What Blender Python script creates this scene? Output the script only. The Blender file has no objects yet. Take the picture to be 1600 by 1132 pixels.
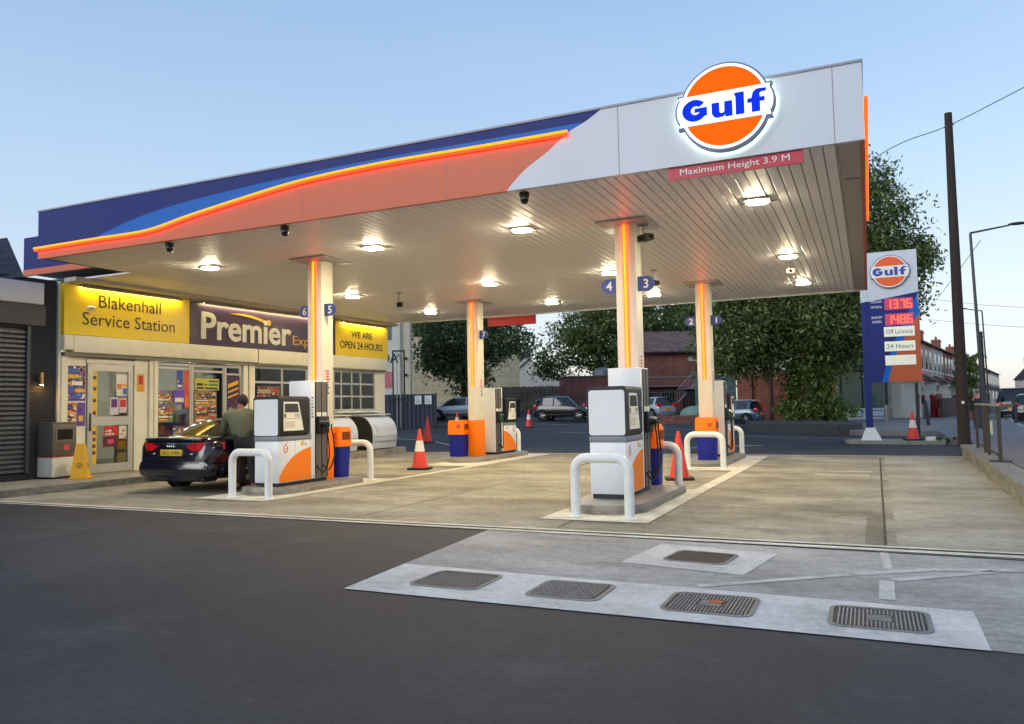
import bpy, bmesh, math, random
from mathutils import Vector, Matrix
import numpy as np
random.seed(7); rng = np.random.default_rng(7)
sc = bpy.context.scene
COL = sc.collection
R = math.radians
# ------------------------------------------------------------ camera
cam_d = bpy.data.cameras.new('camera'); cam = bpy.data.objects.new('camera', cam_d); COL.objects.link(cam)
yaw, pit, rol = R(24.504), R(3.345), R(-1.072)
fw = Vector((-math.sin(yaw)*math.cos(pit), math.cos(yaw)*math.cos(pit), math.sin(pit)))
rt = Vector((math.cos(yaw), math.sin(yaw), 0)); up = rt.cross(fw)
r2 = rt*math.cos(rol) + up*math.sin(rol); u2 = r2.cross(fw)
cam.matrix_world = Matrix(((r2.x, u2.x, -fw.x, 0), (r2.y, u2.y, -fw.y, 0), (r2.z, u2.z, -fw.z, 1.45), (0, 0, 0, 1)))
cam_d.sensor_width = 36; cam_d.lens = 27.44; cam_d.clip_start = 0.1; cam_d.clip_end = 3000
sc.camera = cam
# ------------------------------------------------------------ sky, sun, exposure
SUN_EL, SUN_AZ = R(20), R(205)
W = bpy.data.worlds.new('World'); sc.world = W; W.use_nodes = True
nt = W.node_tree; nt.nodes.clear()
sky = nt.nodes.new('ShaderNodeTexSky'); sky.sky_type = 'NISHITA'; sky.sun_disc = False
sky.sun_elevation = SUN_EL; sky.sun_rotation = SUN_AZ
sky.air_density = 1.0; sky.dust_density = 1.0; sky.ozone_density = 2.0
hs = nt.nodes.new('ShaderNodeHueSaturation'); hs.inputs['Saturation'].default_value = 0.8; hs.inputs['Value'].default_value = 0.15
wc = nt.nodes.new('ShaderNodeTexCoord'); wx = nt.nodes.new('ShaderNodeSeparateXYZ'); wr_ = nt.nodes.new('ShaderNodeValToRGB')   # twilight bands by elevation
nt.links.new(wc.outputs['Generated'], wx.inputs[0]); 
wn = nt.nodes.new('ShaderNodeTexNoise'); wn.inputs['Scale'].default_value = 2.2; wn.inputs['Detail'].default_value = 6; wn.inputs['Roughness'].default_value = 0.55     # thin high haze
wm_ = nt.nodes.new('ShaderNodeMapping'); wm_.inputs['Scale'].default_value = (1, 1, 4.5); nt.links.new(wc.outputs['Generated'], wm_.inputs[0]); nt.links.new(wm_.outputs[0], wn.inputs['Vector'])
wa = nt.nodes.new('ShaderNodeMath'); wa.operation = 'MULTIPLY_ADD'; wa.inputs[1].default_value = -0.11; nt.links.new(wn.outputs['Fac'], wa.inputs[0])
wb = nt.nodes.new('ShaderNodeMath'); wb.operation = 'ADD'; wb.inputs[1].default_value = 0.045; nt.links.new(wx.outputs[2], wb.inputs[0]); nt.links.new(wb.outputs[0], wa.inputs[2])
nt.links.new(wa.outputs[0], wr_.inputs[0])
_e = wr_.color_ramp.elements; _e[0].position = 0.0; _e[0].color = (0.45, 0.425, 0.435, 1); _e[1].position = 1.0; _e[1].color = (0.17, 0.27, 0.46, 1)
for _p, _c in ((0.10, (0.42, 0.44, 0.485)), (0.27, (0.29, 0.40, 0.53)), (0.50, (0.187, 0.305, 0.485))): _n = _e.new(_p); _n.color = (*_c, 1)
mxs = nt.nodes.new('ShaderNodeMixRGB'); mxs.inputs[0].default_value = 0.72
bg = nt.nodes.new('ShaderNodeBackground'); bg.inputs['Strength'].default_value = 1.0      # the Nishita part comes in at 0.15
wo = nt.nodes.new('ShaderNodeOutputWorld')
nt.links.new(sky.outputs[0], hs.inputs['Color']); nt.links.new(hs.outputs[0], mxs.inputs[1]); nt.links.new(wr_.outputs[0], mxs.inputs[2]); nt.links.new(mxs.outputs[0], bg.inputs[0]); nt.links.new(bg.outputs[0], wo.inputs[0])
sl = bpy.data.lights.new('sun', 'SUN'); sl.energy = 0.55; sl.angle = R(30); sl.color = (1, 0.98, 0.95)
so = bpy.data.objects.new('sun', sl); COL.objects.link(so)
sd = Vector((math.sin(SUN_AZ)*math.cos(R(24)), math.cos(SUN_AZ)*math.cos(R(24)), math.sin(R(24))))
so.rotation_euler = sd.to_track_quat('Z', 'Y').to_euler()
sc.view_settings.view_transform = 'Standard'; sc.view_settings.look = 'None'
sc.view_settings.gamma = 1; sc.view_settings.exposure = 0.8
sc.render.engine = 'CYCLES'
cy = sc.cycles; cy.use_denoising = True; cy.max_bounces = 8; cy.diffuse_bounces = 6; cy.glossy_bounces = 4
cy.transmission_bounces = 8; cy.transparent_max_bounces = 12; cy.sample_clamp_indirect = 6; cy.caustics_reflective = False; cy.caustics_refractive = False
# ------------------------------------------------------------ helpers
def lin(c): return tuple((x/255/12.92 if x <= 10 else ((x/255+0.055)/1.055)**2.4) for x in c)
MATS = {}
def mat(name, rgb, rough=0.5, metal=0.0, var=0.0, scale=6.0, bump=0.0, bscale=60.0, emit=0.0, spec=0.5, coat=0.0, ecol=None, stretch=None, alpha=None):
    if name in MATS: return MATS[name]
    m = bpy.data.materials.new(name); m.use_nodes = True; n = m.node_tree.nodes; L = m.node_tree.links
    b = n['Principled BSDF']; c = (*lin(rgb), 1)
    b.inputs['Base Color'].default_value = c; b.inputs['Roughness'].default_value = rough; b.inputs['Metallic'].default_value = metal
    b.inputs['Specular IOR Level'].default_value = spec; b.inputs['Coat Weight'].default_value = coat
    if emit:
        b.inputs['Emission Color'].default_value = (*lin(ecol or rgb), 1); b.inputs['Emission Strength'].default_value = emit
    if var or bump:
        tc = n.new('ShaderNodeTexCoord'); mp = n.new('ShaderNodeMapping'); L.new(tc.outputs['Object'], mp.inputs[0])
        if stretch: mp.inputs['Scale'].default_value = stretch
    if var:
        no = n.new('ShaderNodeTexNoise'); no.inputs['Scale'].default_value = scale; no.inputs['Detail'].default_value = 7; no.inputs['Roughness'].default_value = 0.65
        L.new(mp.outputs[0], no.inputs['Vector'])
        cr = n.new('ShaderNodeValToRGB'); cr.color_ramp.elements[0].position = 0.3; cr.color_ramp.elements[1].position = 0.7
        cr.color_ramp.elements[0].color = tuple(max(0, x*(1-var)) for x in c[:3])+(1,)
        cr.color_ramp.elements[1].color = tuple(min(1, x*(1+var)) for x in c[:3])+(1,)
        L.new(no.outputs['Fac'], cr.inputs[0]); L.new(cr.outputs[0], b.inputs['Base Color'])
        mr = n.new('ShaderNodeMapRange'); mr.inputs['To Min'].default_value = max(0.02, rough-0.12); mr.inputs['To Max'].default_value = min(1, rough+0.12)
        L.new(no.outputs['Fac'], mr.inputs[0]); L.new(mr.outputs[0], b.inputs['Roughness'])
    if bump:
        nb = n.new('ShaderNodeTexNoise'); nb.inputs['Scale'].default_value = bscale; nb.inputs['Detail'].default_value = 4
        L.new(mp.outputs[0], nb.inputs['Vector'])
        bp = n.new('ShaderNodeBump'); bp.inputs['Strength'].default_value = bump; bp.inputs['Distance'].default_value = 0.02
        L.new(nb.outputs['Fac'], bp.inputs['Height']); L.new(bp.outputs[0], b.inputs['Normal'])
    MATS[name] = m
    return m
def glass_mat(name, tint=(60, 70, 70), rough=0.02, clear=0.94):
    if name in MATS: return MATS[name]
    m = bpy.data.materials.new(name); m.use_nodes = True; n = m.node_tree.nodes; L = m.node_tree.links
    b = n['Principled BSDF']; b.inputs['Base Color'].default_value = (*lin(tint), 1); b.inputs['Roughness'].default_value = rough
    b.inputs['Specular IOR Level'].default_value = 0.6
    t = n.new('ShaderNodeBsdfTransparent'); t.inputs[0].default_value = (*lin((235, 240, 240)), 1)
    g = n.new('ShaderNodeBsdfGlossy'); g.inputs['Roughness'].default_value = rough
    fr = n.new('ShaderNodeFresnel'); fr.inputs['IOR'].default_value = 1.5
    mx = n.new('ShaderNodeMixShader'); L.new(fr.outputs[0], mx.inputs[0]); L.new(t.outputs[0], mx.inputs[1]); L.new(g.outputs[0], mx.inputs[2])
    m2 = n.new('ShaderNodeMixShader'); m2.inputs[0].default_value = clear; L.new(b.outputs[0], m2.inputs[1]); L.new(mx.outputs[0], m2.inputs[2])
    L.new(m2.outputs[0], n['Material Output'].inputs[0]); MATS[name] = m
    return m
class MB:
    """collects simple shapes; build() links them as ONE mesh object"""
    def __init__(s): s.v = []; s.f = []; s.m = []
    def add(s, vs, fs, m=0):
        k = len(s.v); s.v += [tuple(p) for p in vs]; s.f += [tuple(i+k for i in f) for f in fs]; s.m += [m]*len(fs); return s
    def box(s, x0, y0, z0, x1, y1, z1, m=0, bev=0.0, seg=2):
        if x0 > x1: x0, x1 = x1, x0
        if y0 > y1: y0, y1 = y1, y0
        if z0 > z1: z0, z1 = z1, z0
        if not bev:
            return s.add([(x0,y0,z0),(x1,y0,z0),(x1,y1,z0),(x0,y1,z0),(x0,y0,z1),(x1,y0,z1),(x1,y1,z1),(x0,y1,z1)],
                         [(0,3,2,1),(4,5,6,7),(0,1,5,4),(1,2,6,5),(2,3,7,6),(3,0,4,7)], m)
        bm = bmesh.new(); bmesh.ops.create_cube(bm, size=1)
        for v in bm.verts: v.co = Vector(((x0+x1)/2+v.co.x*(x1-x0), (y0+y1)/2+v.co.y*(y1-y0), (z0+z1)/2+v.co.z*(z1-z0)))
        bmesh.ops.bevel(bm, geom=bm.edges[:], offset=bev, segments=seg, affect='EDGES', profile=0.5)
        return s.bm(bm, m)
    def bm(s, bm, m=0):
        bm.verts.index_update(); s.add([v.co for v in bm.verts], [[v.index for v in f.verts] for f in bm.faces], m); bm.free(); return s
    def prism(s, pts, a, b, m=0, ax='y', cap=True):
        """2-D outline pushed from a to b along an axis: y -> pts are (x,z); x -> (y,z); z -> (x,y)"""
        def P(p, t): return {'y': (p[0], t, p[1]), 'x': (t, p[0], p[1]), 'z': (p[0], p[1], t)}[ax]
        ar = sum(pts[i][0]*pts[(i+1) % len(pts)][1]-pts[(i+1) % len(pts)][0]*pts[i][1] for i in range(len(pts)))
        pts = list(pts) if ar > 0 else list(pts)[::-1]
        if a > b: a, b = b, a
        n = len(pts); vs = [P(p, a) for p in pts]+[P(p, b) for p in pts]
        fs = [(i, (i+1) % n, n+(i+1) % n, n+i) for i in range(n)]
        if cap: fs += [tuple(range(n))[::-1], tuple(range(n, 2*n))]
        if ax == 'y': fs = [f[::-1] for f in fs]
        return s.add(vs, fs, m)
    def tube(s, path, r, seg=10, m=0, caps=True):
        path = [Vector(p) for p in path]; n = len(path); rs = r if isinstance(r, (list, tuple)) else [r]*n
        vs = []; fs = []; ref = None
        for i, p in enumerate(path):
            d = (path[min(i+1, n-1)]-path[max(i-1, 0)])
            d = d.normalized() if d.length > 1e-9 else Vector((0, 0, 1))
            if ref is None: ref = d.orthogonal().normalized()
            a = (ref-d*ref.dot(d))
            a = a.normalized() if a.length > 1e-6 else d.orthogonal().normalized()
            ref = a; b = d.cross(a)
            for k in range(seg):
                t = 2*math.pi*k/seg; vs.append(p+(a*math.cos(t)+b*math.sin(t))*rs[i])
        for i in range(n-1):
            for k in range(seg):
                k2 = (k+1) % seg; fs.append((i*seg+k, i*seg+k2, (i+1)*seg+k2, (i+1)*seg+k))
        if caps: fs += [tuple(range(seg))[::-1], tuple(range((n-1)*seg, n*seg))]
        return s.add(vs, fs, m)
    def lathe(s, prof, c=(0, 0, 0), seg=24, m=0, sx=1, sy=1, caps=True):
        vs = []; fs = []; n = len(prof)
        for r, z in prof:
            for k in range(seg):
                t = 2*math.pi*k/seg; vs.append((c[0]+r*sx*math.cos(t), c[1]+r*sy*math.sin(t), c[2]+z))
        for i in range(n-1):
            for k in range(seg):
                k2 = (k+1) % seg; fs.append((i*seg+k, i*seg+k2, (i+1)*seg+k2, (i+1)*seg+k))
        if caps: fs += [tuple(range(seg))[::-1], tuple(range((n-1)*seg, n*seg))]
        return s.add(vs, fs, m)
    def ell(s, c, r, m=0, seg=14, ring=8):
        prof = [(math.sin(math.pi*i/ring), -math.cos(math.pi*i/ring)) for i in range(ring+1)]
        vs = []; fs = []
        for a, z in prof:
            for k in range(seg):
                t = 2*math.pi*k/seg; vs.append((c[0]+r[0]*a*math.cos(t), c[1]+r[1]*a*math.sin(t), c[2]+r[2]*z))
        for i in range(ring):
            for k in range(seg):
                k2 = (k+1) % seg; fs.append((i*seg+k, i*seg+k2, (i+1)*seg+k2, (i+1)*seg+k))
        return s.add(vs, fs, m)
    def quad(s, a, b, c, d, m=0): return s.add([a, b, c, d], [(0, 1, 2, 3)], m)
    def build(s, name, mats, parent=None, loc=None, rotz=0, smooth=35):
        me = bpy.data.meshes.new(name); me.from_pydata(s.v, [], s.f)
        if not isinstance(mats, (list, tuple)): mats = [mats]
        for x in mats: me.materials.append(x)
        me.polygons.foreach_set('material_index', s.m)
        me.validate(); me.update()
        if smooth:
            me.polygons.foreach_set('use_smooth', [True]*len(me.polygons)); me.set_sharp_from_angle(angle=R(smooth))
        o = bpy.data.objects.new(name, me); COL.objects.link(o)
        if parent: o.parent = parent
        if loc: o.location = loc
        o.rotation_euler.z = rotz
        return o
def tag(o, label, cat, group=None, kind=None):
    if label: o['label'] = label
    if cat: o['category'] = cat
    if group: o['group'] = group
    if kind: o['kind'] = kind
    return o
def thing(name, label, cat, loc=(0, 0, 0), rotz=0.0, group=None):
    o = bpy.data.objects.new(name, None); COL.objects.link(o); o.empty_display_size = 0.2
    o.location = loc; o.rotation_euler.z = rotz; o['kind'] = 'thing'
    return tag(o, label, cat, group)
def struct(o): o['kind'] = 'structure'; return o
def dup(root, label=None, loc=None, rotz=None, parent=None, group=None):
    c = root.copy(); COL.objects.link(c)
    if parent: c.parent = parent
    for ch in list(root.children): dup(ch, parent=c)
    if label: c['label'] = label
    if group: c['group'] = group
    if loc is not None: c.location = loc
    if rotz is not None: c.rotation_euler.z = rotz
    return c
def text_mb(s, w=None, h=None, bold=0.0, ext=0.004, at=(0, 0, 0), align='c', m=0, into=None, shear=0.0, face='y', maxw=None):
    """lettering standing up, read from -Y (face 'y') or lying flat (face 'z')"""
    cu = bpy.data.curves.new('lettering', 'FONT'); cu.body = s; cu.size = 1; cu.extrude = 0.5; cu.offset = bold; cu.resolution_u = 3; cu.shear = shear
    o = bpy.data.objects.new('lettering', cu); COL.objects.link(o)
    me = bpy.data.meshes.new_from_object(o.evaluated_get(bpy.context.evaluated_depsgraph_get()))
    bpy.data.objects.remove(o); bpy.data.curves.remove(cu)
    P = np.array([v.co[:] for v in me.vertices]) if len(me.vertices) else np.zeros((1, 3))
    x0, y0 = P[:, 0].min(), P[:, 1].min(); x1, y1 = P[:, 0].max(), P[:, 1].max()
    sy = (h/(y1-y0)) if h else (w/(x1-x0)); sx = (w/(x1-x0)) if w else sy
    if maxw and (x1-x0)*sx > maxw: sx = maxw/(x1-x0)
    X = (P[:, 0]-x0)*sx; Y = (P[:, 1]-y0)*sy
    if align == 'c': X = X-(x1-x0)*sx/2; Y = Y-(y1-y0)*sy/2
    Z = (P[:, 2]+0.5)*ext
    mb = into or MB()
    if face == 'y': vs = [(at[0]+a, at[1]-c, at[2]+b) for a, b, c in zip(X, Y, Z)]
    else: vs = [(at[0]+a, at[1]+b, at[2]+c) for a, b, c in zip(X, Y, Z)]
    fs = [tuple(p.vertices) for p in me.polygons]
    bpy.data.meshes.remove(me)
    return mb.add(vs, fs, m)
def rrect(x0, z0, x1, z1, r, n=5):
    pts = []
    for cx, cz, a0 in ((x1-r, z1-r, 0), (x0+r, z1-r, 90), (x0+r, z0+r, 180), (x1-r, z0+r, 270)):
        for i in range(n+1):
            a = R(a0+90*i/n); pts.append((cx+r*math.cos(a), cz+r*math.sin(a)))
    return pts
def arc(cx, cz, rx, rz, a0, a1, n=24): return [(cx+rx*math.cos(R(a0+(a1-a0)*i/n)), cz+rz*math.sin(R(a0+(a1-a0)*i/n))) for i in range(n+1)]
def xsec(pts, n=6):
    """smooth polyline through points (Catmull-Rom)"""
    pts = [Vector(p) for p in pts]; out = []
    for i in range(len(pts)-1):
        p0, p1, p2, p3 = pts[max(i-1, 0)], pts[i], pts[i+1], pts[min(i+2, len(pts)-1)]
        for k in range(n):
            t = k/n; out.append(0.5*((2*p1)+(p2-p0)*t+(2*p0-5*p1+4*p2-p3)*t*t+(3*p1-p0-3*p2+p3)*t**3))
    out.append(pts[-1]); return out
# ------------------------------------------------------------ shared materials
white_paint = mat('white_paint', (225, 226, 222), 0.35, var=0.04, scale=3)
cream_paint = mat('cream_paint', (214, 205, 180), 0.45, var=0.05, scale=4)
black_plastic = mat('black_plastic', (15, 15, 16), 0.5, var=0.1)
grey_metal = mat('grey_metal', (120, 122, 124), 0.4, 0.6, var=0.1)
steel = mat('steel', (170, 172, 174), 0.3, 0.85, var=0.08, scale=8)
dark_metal = mat('dark_metal', (48, 48, 50), 0.5, 0.3, var=0.15)
orange_paint = mat('orange_paint', (248, 122, 0), 0.5, var=0.06, spec=0.25)
salmon = mat('coral_panel', (212, 116, 88), 0.45, var=0.05, scale=1.5, spec=0.2)
blue_paint = mat('blue_paint', (28, 42, 116), 0.45, var=0.05, spec=0.25)
sky_blue = mat('sky_blue_panel', (18, 102, 192), 0.45, var=0.04, spec=0.2)
panel_white = mat('panel_white', (206, 213, 222), 0.4, var=0.06, scale=1.2, stretch=(1, 1, 0.25), spec=0.3)
rubber = mat('rubber', (18, 18, 19), 0.75, var=0.15)
led_orange = mat('orange_tube', (255, 120, 10), 0.4, emit=1.05, ecol=(255, 152, 16))
led_red = mat('red_glow_tube', (255, 50, 20), 0.4, emit=3.2, ecol=(255, 44, 16))
lamp_glow = mat('warm_lamp_glow', (255, 236, 190), 0.4, emit=265.0, ecol=(255, 238, 198))
kerb_mat = mat('kerb_concrete', (150, 146, 136), 0.85, var=0.25, scale=3, bump=0.3)
chrome = mat('chrome', (200, 200, 204), 0.15, 0.95)
brick_dark = None
def brick_mat(name, c1, c2, mortar=(150, 142, 130), scale=1.0, bw=0.225, bh=0.075, axis='xz', var=0.5):
    """brick courses laid by the surface's own object coordinates: u along the wall, v up"""
    if name in MATS: return MATS[name]
    m = bpy.data.materials.new(name); m.use_nodes = True; n = m.node_tree.nodes; L = m.node_tree.links; b = n['Principled BSDF']
    tc = n.new('ShaderNodeTexCoord'); sp = n.new('ShaderNodeSeparateXYZ'); cb = n.new('ShaderNodeCombineXYZ'); ad = n.new('ShaderNodeMath')
    L.new(tc.outputs['Object'], sp.inputs[0])
    if axis == 'xz':
        L.new(sp.outputs[0], ad.inputs[0]); L.new(sp.outputs[1], ad.inputs[1]); L.new(ad.outputs[0], cb.inputs[0]); L.new(sp.outputs[2], cb.inputs[1])
    else:
        L.new(sp.outputs[0], cb.inputs[0]); L.new(sp.outputs[1], cb.inputs[1])
    br = n.new('ShaderNodeTexBrick'); L.new(cb.outputs[0], br.inputs['Vector'])
    br.inputs['Color1'].default_value = (*lin(c1), 1); br.inputs['Color2'].default_value = (*lin(c2), 1); br.inputs['Mortar'].default_value = (*lin(mortar), 1)
    br.inputs['Scale'].default_value = scale; br.inputs['Brick Width'].default_value = bw; br.inputs['Row Height'].default_value = bh; br.inputs['Mortar Size'].default_value = 0.008
    no = n.new('ShaderNodeTexNoise'); no.inputs['Scale'].default_value = 1.3; no.inputs['Detail'].default_value = 8; L.new(tc.outputs['Object'], no.inputs['Vector'])
    mx = n.new('ShaderNodeMixRGB'); mx.blend_type = 'MULTIPLY'; mx.inputs[0].default_value = var
    cr = n.new('ShaderNodeValToRGB'); cr.color_ramp.elements[0].position = 0.3; cr.color_ramp.elements[0].color = (0.35, 0.33, 0.3, 1); cr.color_ramp.elements[1].position = 0.65
    L.new(no.outputs['Fac'], cr.inputs[0]); L.new(br.outputs[0], mx.inputs[1]); L.new(cr.outputs[0], mx.inputs[2])
    L.new(mx.outputs[0], b.inputs['Base Color']); b.inputs['Roughness'].default_value = 0.85
    bp = n.new('ShaderNodeBump'); bp.inputs['Strength'].default_value = 0.4; bp.inputs['Distance'].default_value = 0.01; L.new(br.outputs['Fac'], bp.inputs['Height']); bp.invert = True
    L.new(bp.outputs[0], b.inputs['Normal']); MATS[name] = m
    return m
# ------------------------------------------------------------ ground and paving
def gz(x, y):
    s = min(0.03, 0.006+0.0015*max(0.0, -x-6))
    return min(1.1, s*max(0.0, y-24))
def surface_mat(name, base, dark, light, rough, big=0.35, grain=90, stretch=(1, 1, 1), bump=0.25, stain=None, spec=0.3, mid=0.55):
    m = bpy.data.materials.new(name); m.use_nodes = True; n = m.node_tree.nodes; L = m.node_tree.links; b = n['Principled BSDF']
    tc = n.new('ShaderNodeTexCoord'); mp = n.new('ShaderNodeMapping'); mp.inputs['Scale'].default_value = stretch; L.new(tc.outputs['Object'], mp.inputs[0])
    def noise(sc_, det, vec, rg=0.6):
        q = n.new('ShaderNodeTexNoise'); q.inputs['Scale'].default_value = sc_; q.inputs['Detail'].default_value = det; q.inputs['Roughness'].default_value = rg; L.new(vec, q.inputs['Vector']); return q
    a = noise(big, 9, mp.outputs[0], 0.7); g = noise(grain, 3, tc.outputs['Object']); h = noise(grain*0.13, 8, mp.outputs[0], 0.8)
    cr = n.new('ShaderNodeValToRGB'); e = cr.color_ramp.elements; e[0].position = 0.32; e[0].color = (*lin(dark), 1); e[1].position = 0.68; e[1].color = (*lin(light), 1)
    md = e.new(0.5); md.color = (*lin(base), 1); L.new(a.outputs['Fac'], cr.inputs[0])
    mg = n.new('ShaderNodeMixRGB'); mg.blend_type = 'OVERLAY'; mg.inputs[0].default_value = 0.45; L.new(cr.outputs[0], mg.inputs[1]); L.new(g.outputs['Fac'], mg.inputs[2])
    mh_ = n.new('ShaderNodeMixRGB'); mh_.blend_type = 'OVERLAY'; mh_.inputs[0].default_value = mid; L.new(mg.outputs[0], mh_.inputs[1]); L.new(h.outputs['Fac'], mh_.inputs[2])
    out = mh_.outputs[0]
    if stain:
        st = noise(stain[0], 6, mp.outputs[0], 0.75); r2_ = n.new('ShaderNodeValToRGB'); r2_.color_ramp.elements[0].position = stain[1]; r2_.color_ramp.elements[0].color = (0, 0, 0, 1); r2_.color_ramp.elements[1].position = stain[1]+0.16
        L.new(st.outputs['Fac'], r2_.inputs[0]); ms = n.new('ShaderNodeMixRGB'); ms.blend_type = 'MIX'; L.new(out, ms.inputs[1]); ms.inputs[2].default_value = (*lin(stain[2]), 1)
        ml = n.new('ShaderNodeMath'); ml.operation = 'MULTIPLY'; ml.inputs[1].default_value = stain[3]; L.new(r2_.outputs[0], ml.inputs[0]); L.new(ml.outputs[0], ms.inputs[0]); out = ms.outputs[0]
    L.new(out, b.inputs['Base Color']); b.inputs['Specular IOR Level'].default_value = spec
    mr = n.new('ShaderNodeMapRange'); mr.inputs['To Min'].default_value = rough-0.12; mr.inputs['To Max'].default_value = rough+0.1; L.new(a.outputs['Fac'], mr.inputs[0]); L.new(mr.outputs[0], b.inputs['Roughness'])
    bp = n.new('ShaderNodeBump'); bp.inputs['Strength'].default_value = bump; bp.inputs['Distance'].default_value = 0.015; L.new(g.outputs['Fac'], bp.inputs['Height']); L.new(bp.outputs[0], b.inputs['Normal'])
    return m
asphalt = surface_mat('asphalt', (58, 58, 61), (45, 45, 48), (74, 73, 74), 0.72, 0.3, 120, (1, 1, 1), 0.5, (0.9, 0.54, (88, 87, 88), 0.55), 0.3, 0.9)
concrete = surface_mat('concrete', (141, 135, 119), (102, 95, 80), (170, 164, 148), 0.74, 0.6, 70, (0.8, 1.25, 1), 0.25, (0.8, 0.53, (78, 67, 50), 0.62), 0.3, 0.85)
apron_c = surface_mat('apron_concrete', (160, 157, 152), (134, 131, 126), (184, 181, 175), 0.8, 0.6, 80, (0.8, 1.4, 1), 0.3, (1.0, 0.54, (92, 86, 80), 0.55), 0.3, 0.8)
new_c = surface_mat('new_cement', (202, 199, 193), (172, 169, 163), (222, 219, 213), 0.8, 1.0, 110, (1, 1, 1), 0.2, (1.8, 0.58, (146, 142, 138), 0.5), 0.3, 0.7)
seam_c = surface_mat('pale_cement', (190, 187, 182), (160, 157, 152), (208, 205, 200), 0.8, 1.4, 90, (1, 1, 1), 0.2, (2.6, 0.54, (132, 128, 122), 0.7))
pave_m = surface_mat('pavement_asphalt', (120, 118, 118), (102, 100, 101), (136, 133, 132), 0.85, 0.4, 60, (1, 1, 1), 0.3, (1.0, 0.6, (88, 86, 86), 0.4))
worn_white = surface_mat('worn_white_line', (206, 200, 184), (176, 168, 150), (222, 218, 204), 0.7, 1.6, 80, (1, 1, 1), 0.15, (3.0, 0.56, (150, 140, 120), 0.75))
pavers = brick_mat('block_pavers', (138, 126, 124), (112, 104, 106), (84, 80, 80), 1.0, 0.21, 0.11, 'xy', 0.35)
xs = [-900, -400, -200, -120, -80, -60]+[x for x in range(-48, 13, 3)]+[20, 40, 80, 160, 400, 900]
ys = [-60, -20, 0, 10, 20, 24]+[24+3*i for i in range(1, 22)]+[100, 130, 170, 250, 400, 900, 1500]
g = MB(); g.add([(x, y, gz(x, y)) for y in ys for x in xs], [(j*len(xs)+i, j*len(xs)+i+1, (j+1)*len(xs)+i+1, (j+1)*len(xs)+i) for j in range(len(ys)-1) for i in range(len(xs)-1)])
struct(g.build('ground', asphalt, smooth=0))
def sheet(name, polys, z, m, kind=True):
    b = MB()
    for p in polys: b.add([(x, y, z) for x, y in p], [tuple(range(len(p)))])
    return struct(b.build(name, m, smooth=0))
def strip(pts, w):
    """a painted or cut line of width w along a polyline, as quads butted end to end"""
    out = []
    for i in range(len(pts)-1):
        a, b = Vector(pts[i]), Vector(pts[i+1]); d = (b-a).normalized(); q = Vector((-d.y, d.x))*w/2
        out.append([tuple(a-q), tuple(b-q), tuple(b+q), tuple(a+q)])
    return out
sheet('forecourt_concrete', [[(-14.2, 8.62), (1.95, 8.32), (2.1, 22.75), (-15.2, 22.75)]], 0.004, concrete)
sheet('apron_concrete', [[(-4.19, 8.42), (-4.04, 6.32), (-3.94, 5.29), (0.6, 5.3), (6.5, 4.9), (6.5, 8.22), (1.95, 8.25)]], 0.004, apron_c)
sheet('cement_strip', [[(-3.95, 5.28), (0.58, 5.28), (0.585, 6.2), (-4.03, 6.32)]], 0.008, new_c)
sheet('cement_patch', [[(-2.15, 7.05), (-1.02, 6.85), (-0.85, 7.9), (-2.02, 8.12)]], 0.008, new_c)
sheet('cement_seams', strip([(-1.3, 6.33), (-0.2, 7.18)], 0.10)+strip([(-0.16, 7.22), (0.42, 7.6), (1.2, 7.82)], 0.13)+strip([(0.06, 6.36), (0.07, 7.02)], 0.11)+strip([(0.12, 7.06), (0.9, 7.68)], 0.1)+strip([(0.09, 7.5), (0.07, 8.3)], 0.07), 0.008, seam_c)
struct(MB().box(-13.6, 8.50, -0.05, 2.0, 8.58, 0.0055).build('drain_channel', mat('drain_dark', (52, 50, 46), 0.8, var=0.3, scale=12), smooth=0))
sheet('channel_edging', [[(-13.6, 8.43), (2.0, 8.36), (2.0, 8.495), (-13.6, 8.495)], [(-13.6, 8.585), (2.0, 8.585), (2.0, 8.66), (-13.6, 8.70)]], 0.012, worn_white)
jm = mat('joint_filler', (70, 62, 50), 0.9, var=0.3)
sheet('concrete_joints', strip([(0.09, 8.7), (0.19, 21.9)], 0.03)+strip([(-3.45, 8.8), (-3.47, 9.4)], 0.025)+strip([(-2.5, 11.25), (0.09, 11.1)], 0.02)+strip([(-8.9, 11.3), (-4.0, 11.25)], 0.018)+strip([(-2.5, 17.0), (0.15, 16.9)], 0.018)+strip([(-13.9, 13.2), (-10.6, 13.1)], 0.02)+strip([(-9.0, 17.1), (-4.0, 17.05)], 0.018)+strip([(-6.4, 8.8), (-6.5, 22.6)], 0.02), 0.0085, jm)
sheet('island_paint', [[(-3.95, 9.42), (-2.52, 9.42), (-2.52, 13.4), (-3.95, 13.4)], [(-2.74, 13.4), (-2.52, 13.4), (-2.5, 17.3), (-2.74, 17.3)], [(-4.05, 17.3), (-2.5, 17.3), (-2.55, 22.2), (-4.05, 22.2)],
                       [(-10.5, 9.9), (-8.95, 9.9), (-8.95, 13.9), (-10.5, 13.9)], [(-9.15, 13.9), (-8.95, 13.9), (-8.95, 17.4), (-9.15, 17.4)], [(-10.5, 17.4), (-8.95, 17.4), (-8.95, 22.5), (-10.5, 22.5)],
                       [(-1.05, 16.75), (-0.05, 16.55), (-0.05, 16.7), (-1.05, 16.9)], [(-1.05, 17.55), (0.0, 17.5), (0.0, 17.62), (-1.05, 17.68)], [(-15.2, 22.62), (2.1, 22.62), (2.1, 22.76), (-15.2, 22.76)]], 0.0125, worn_white)
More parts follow.
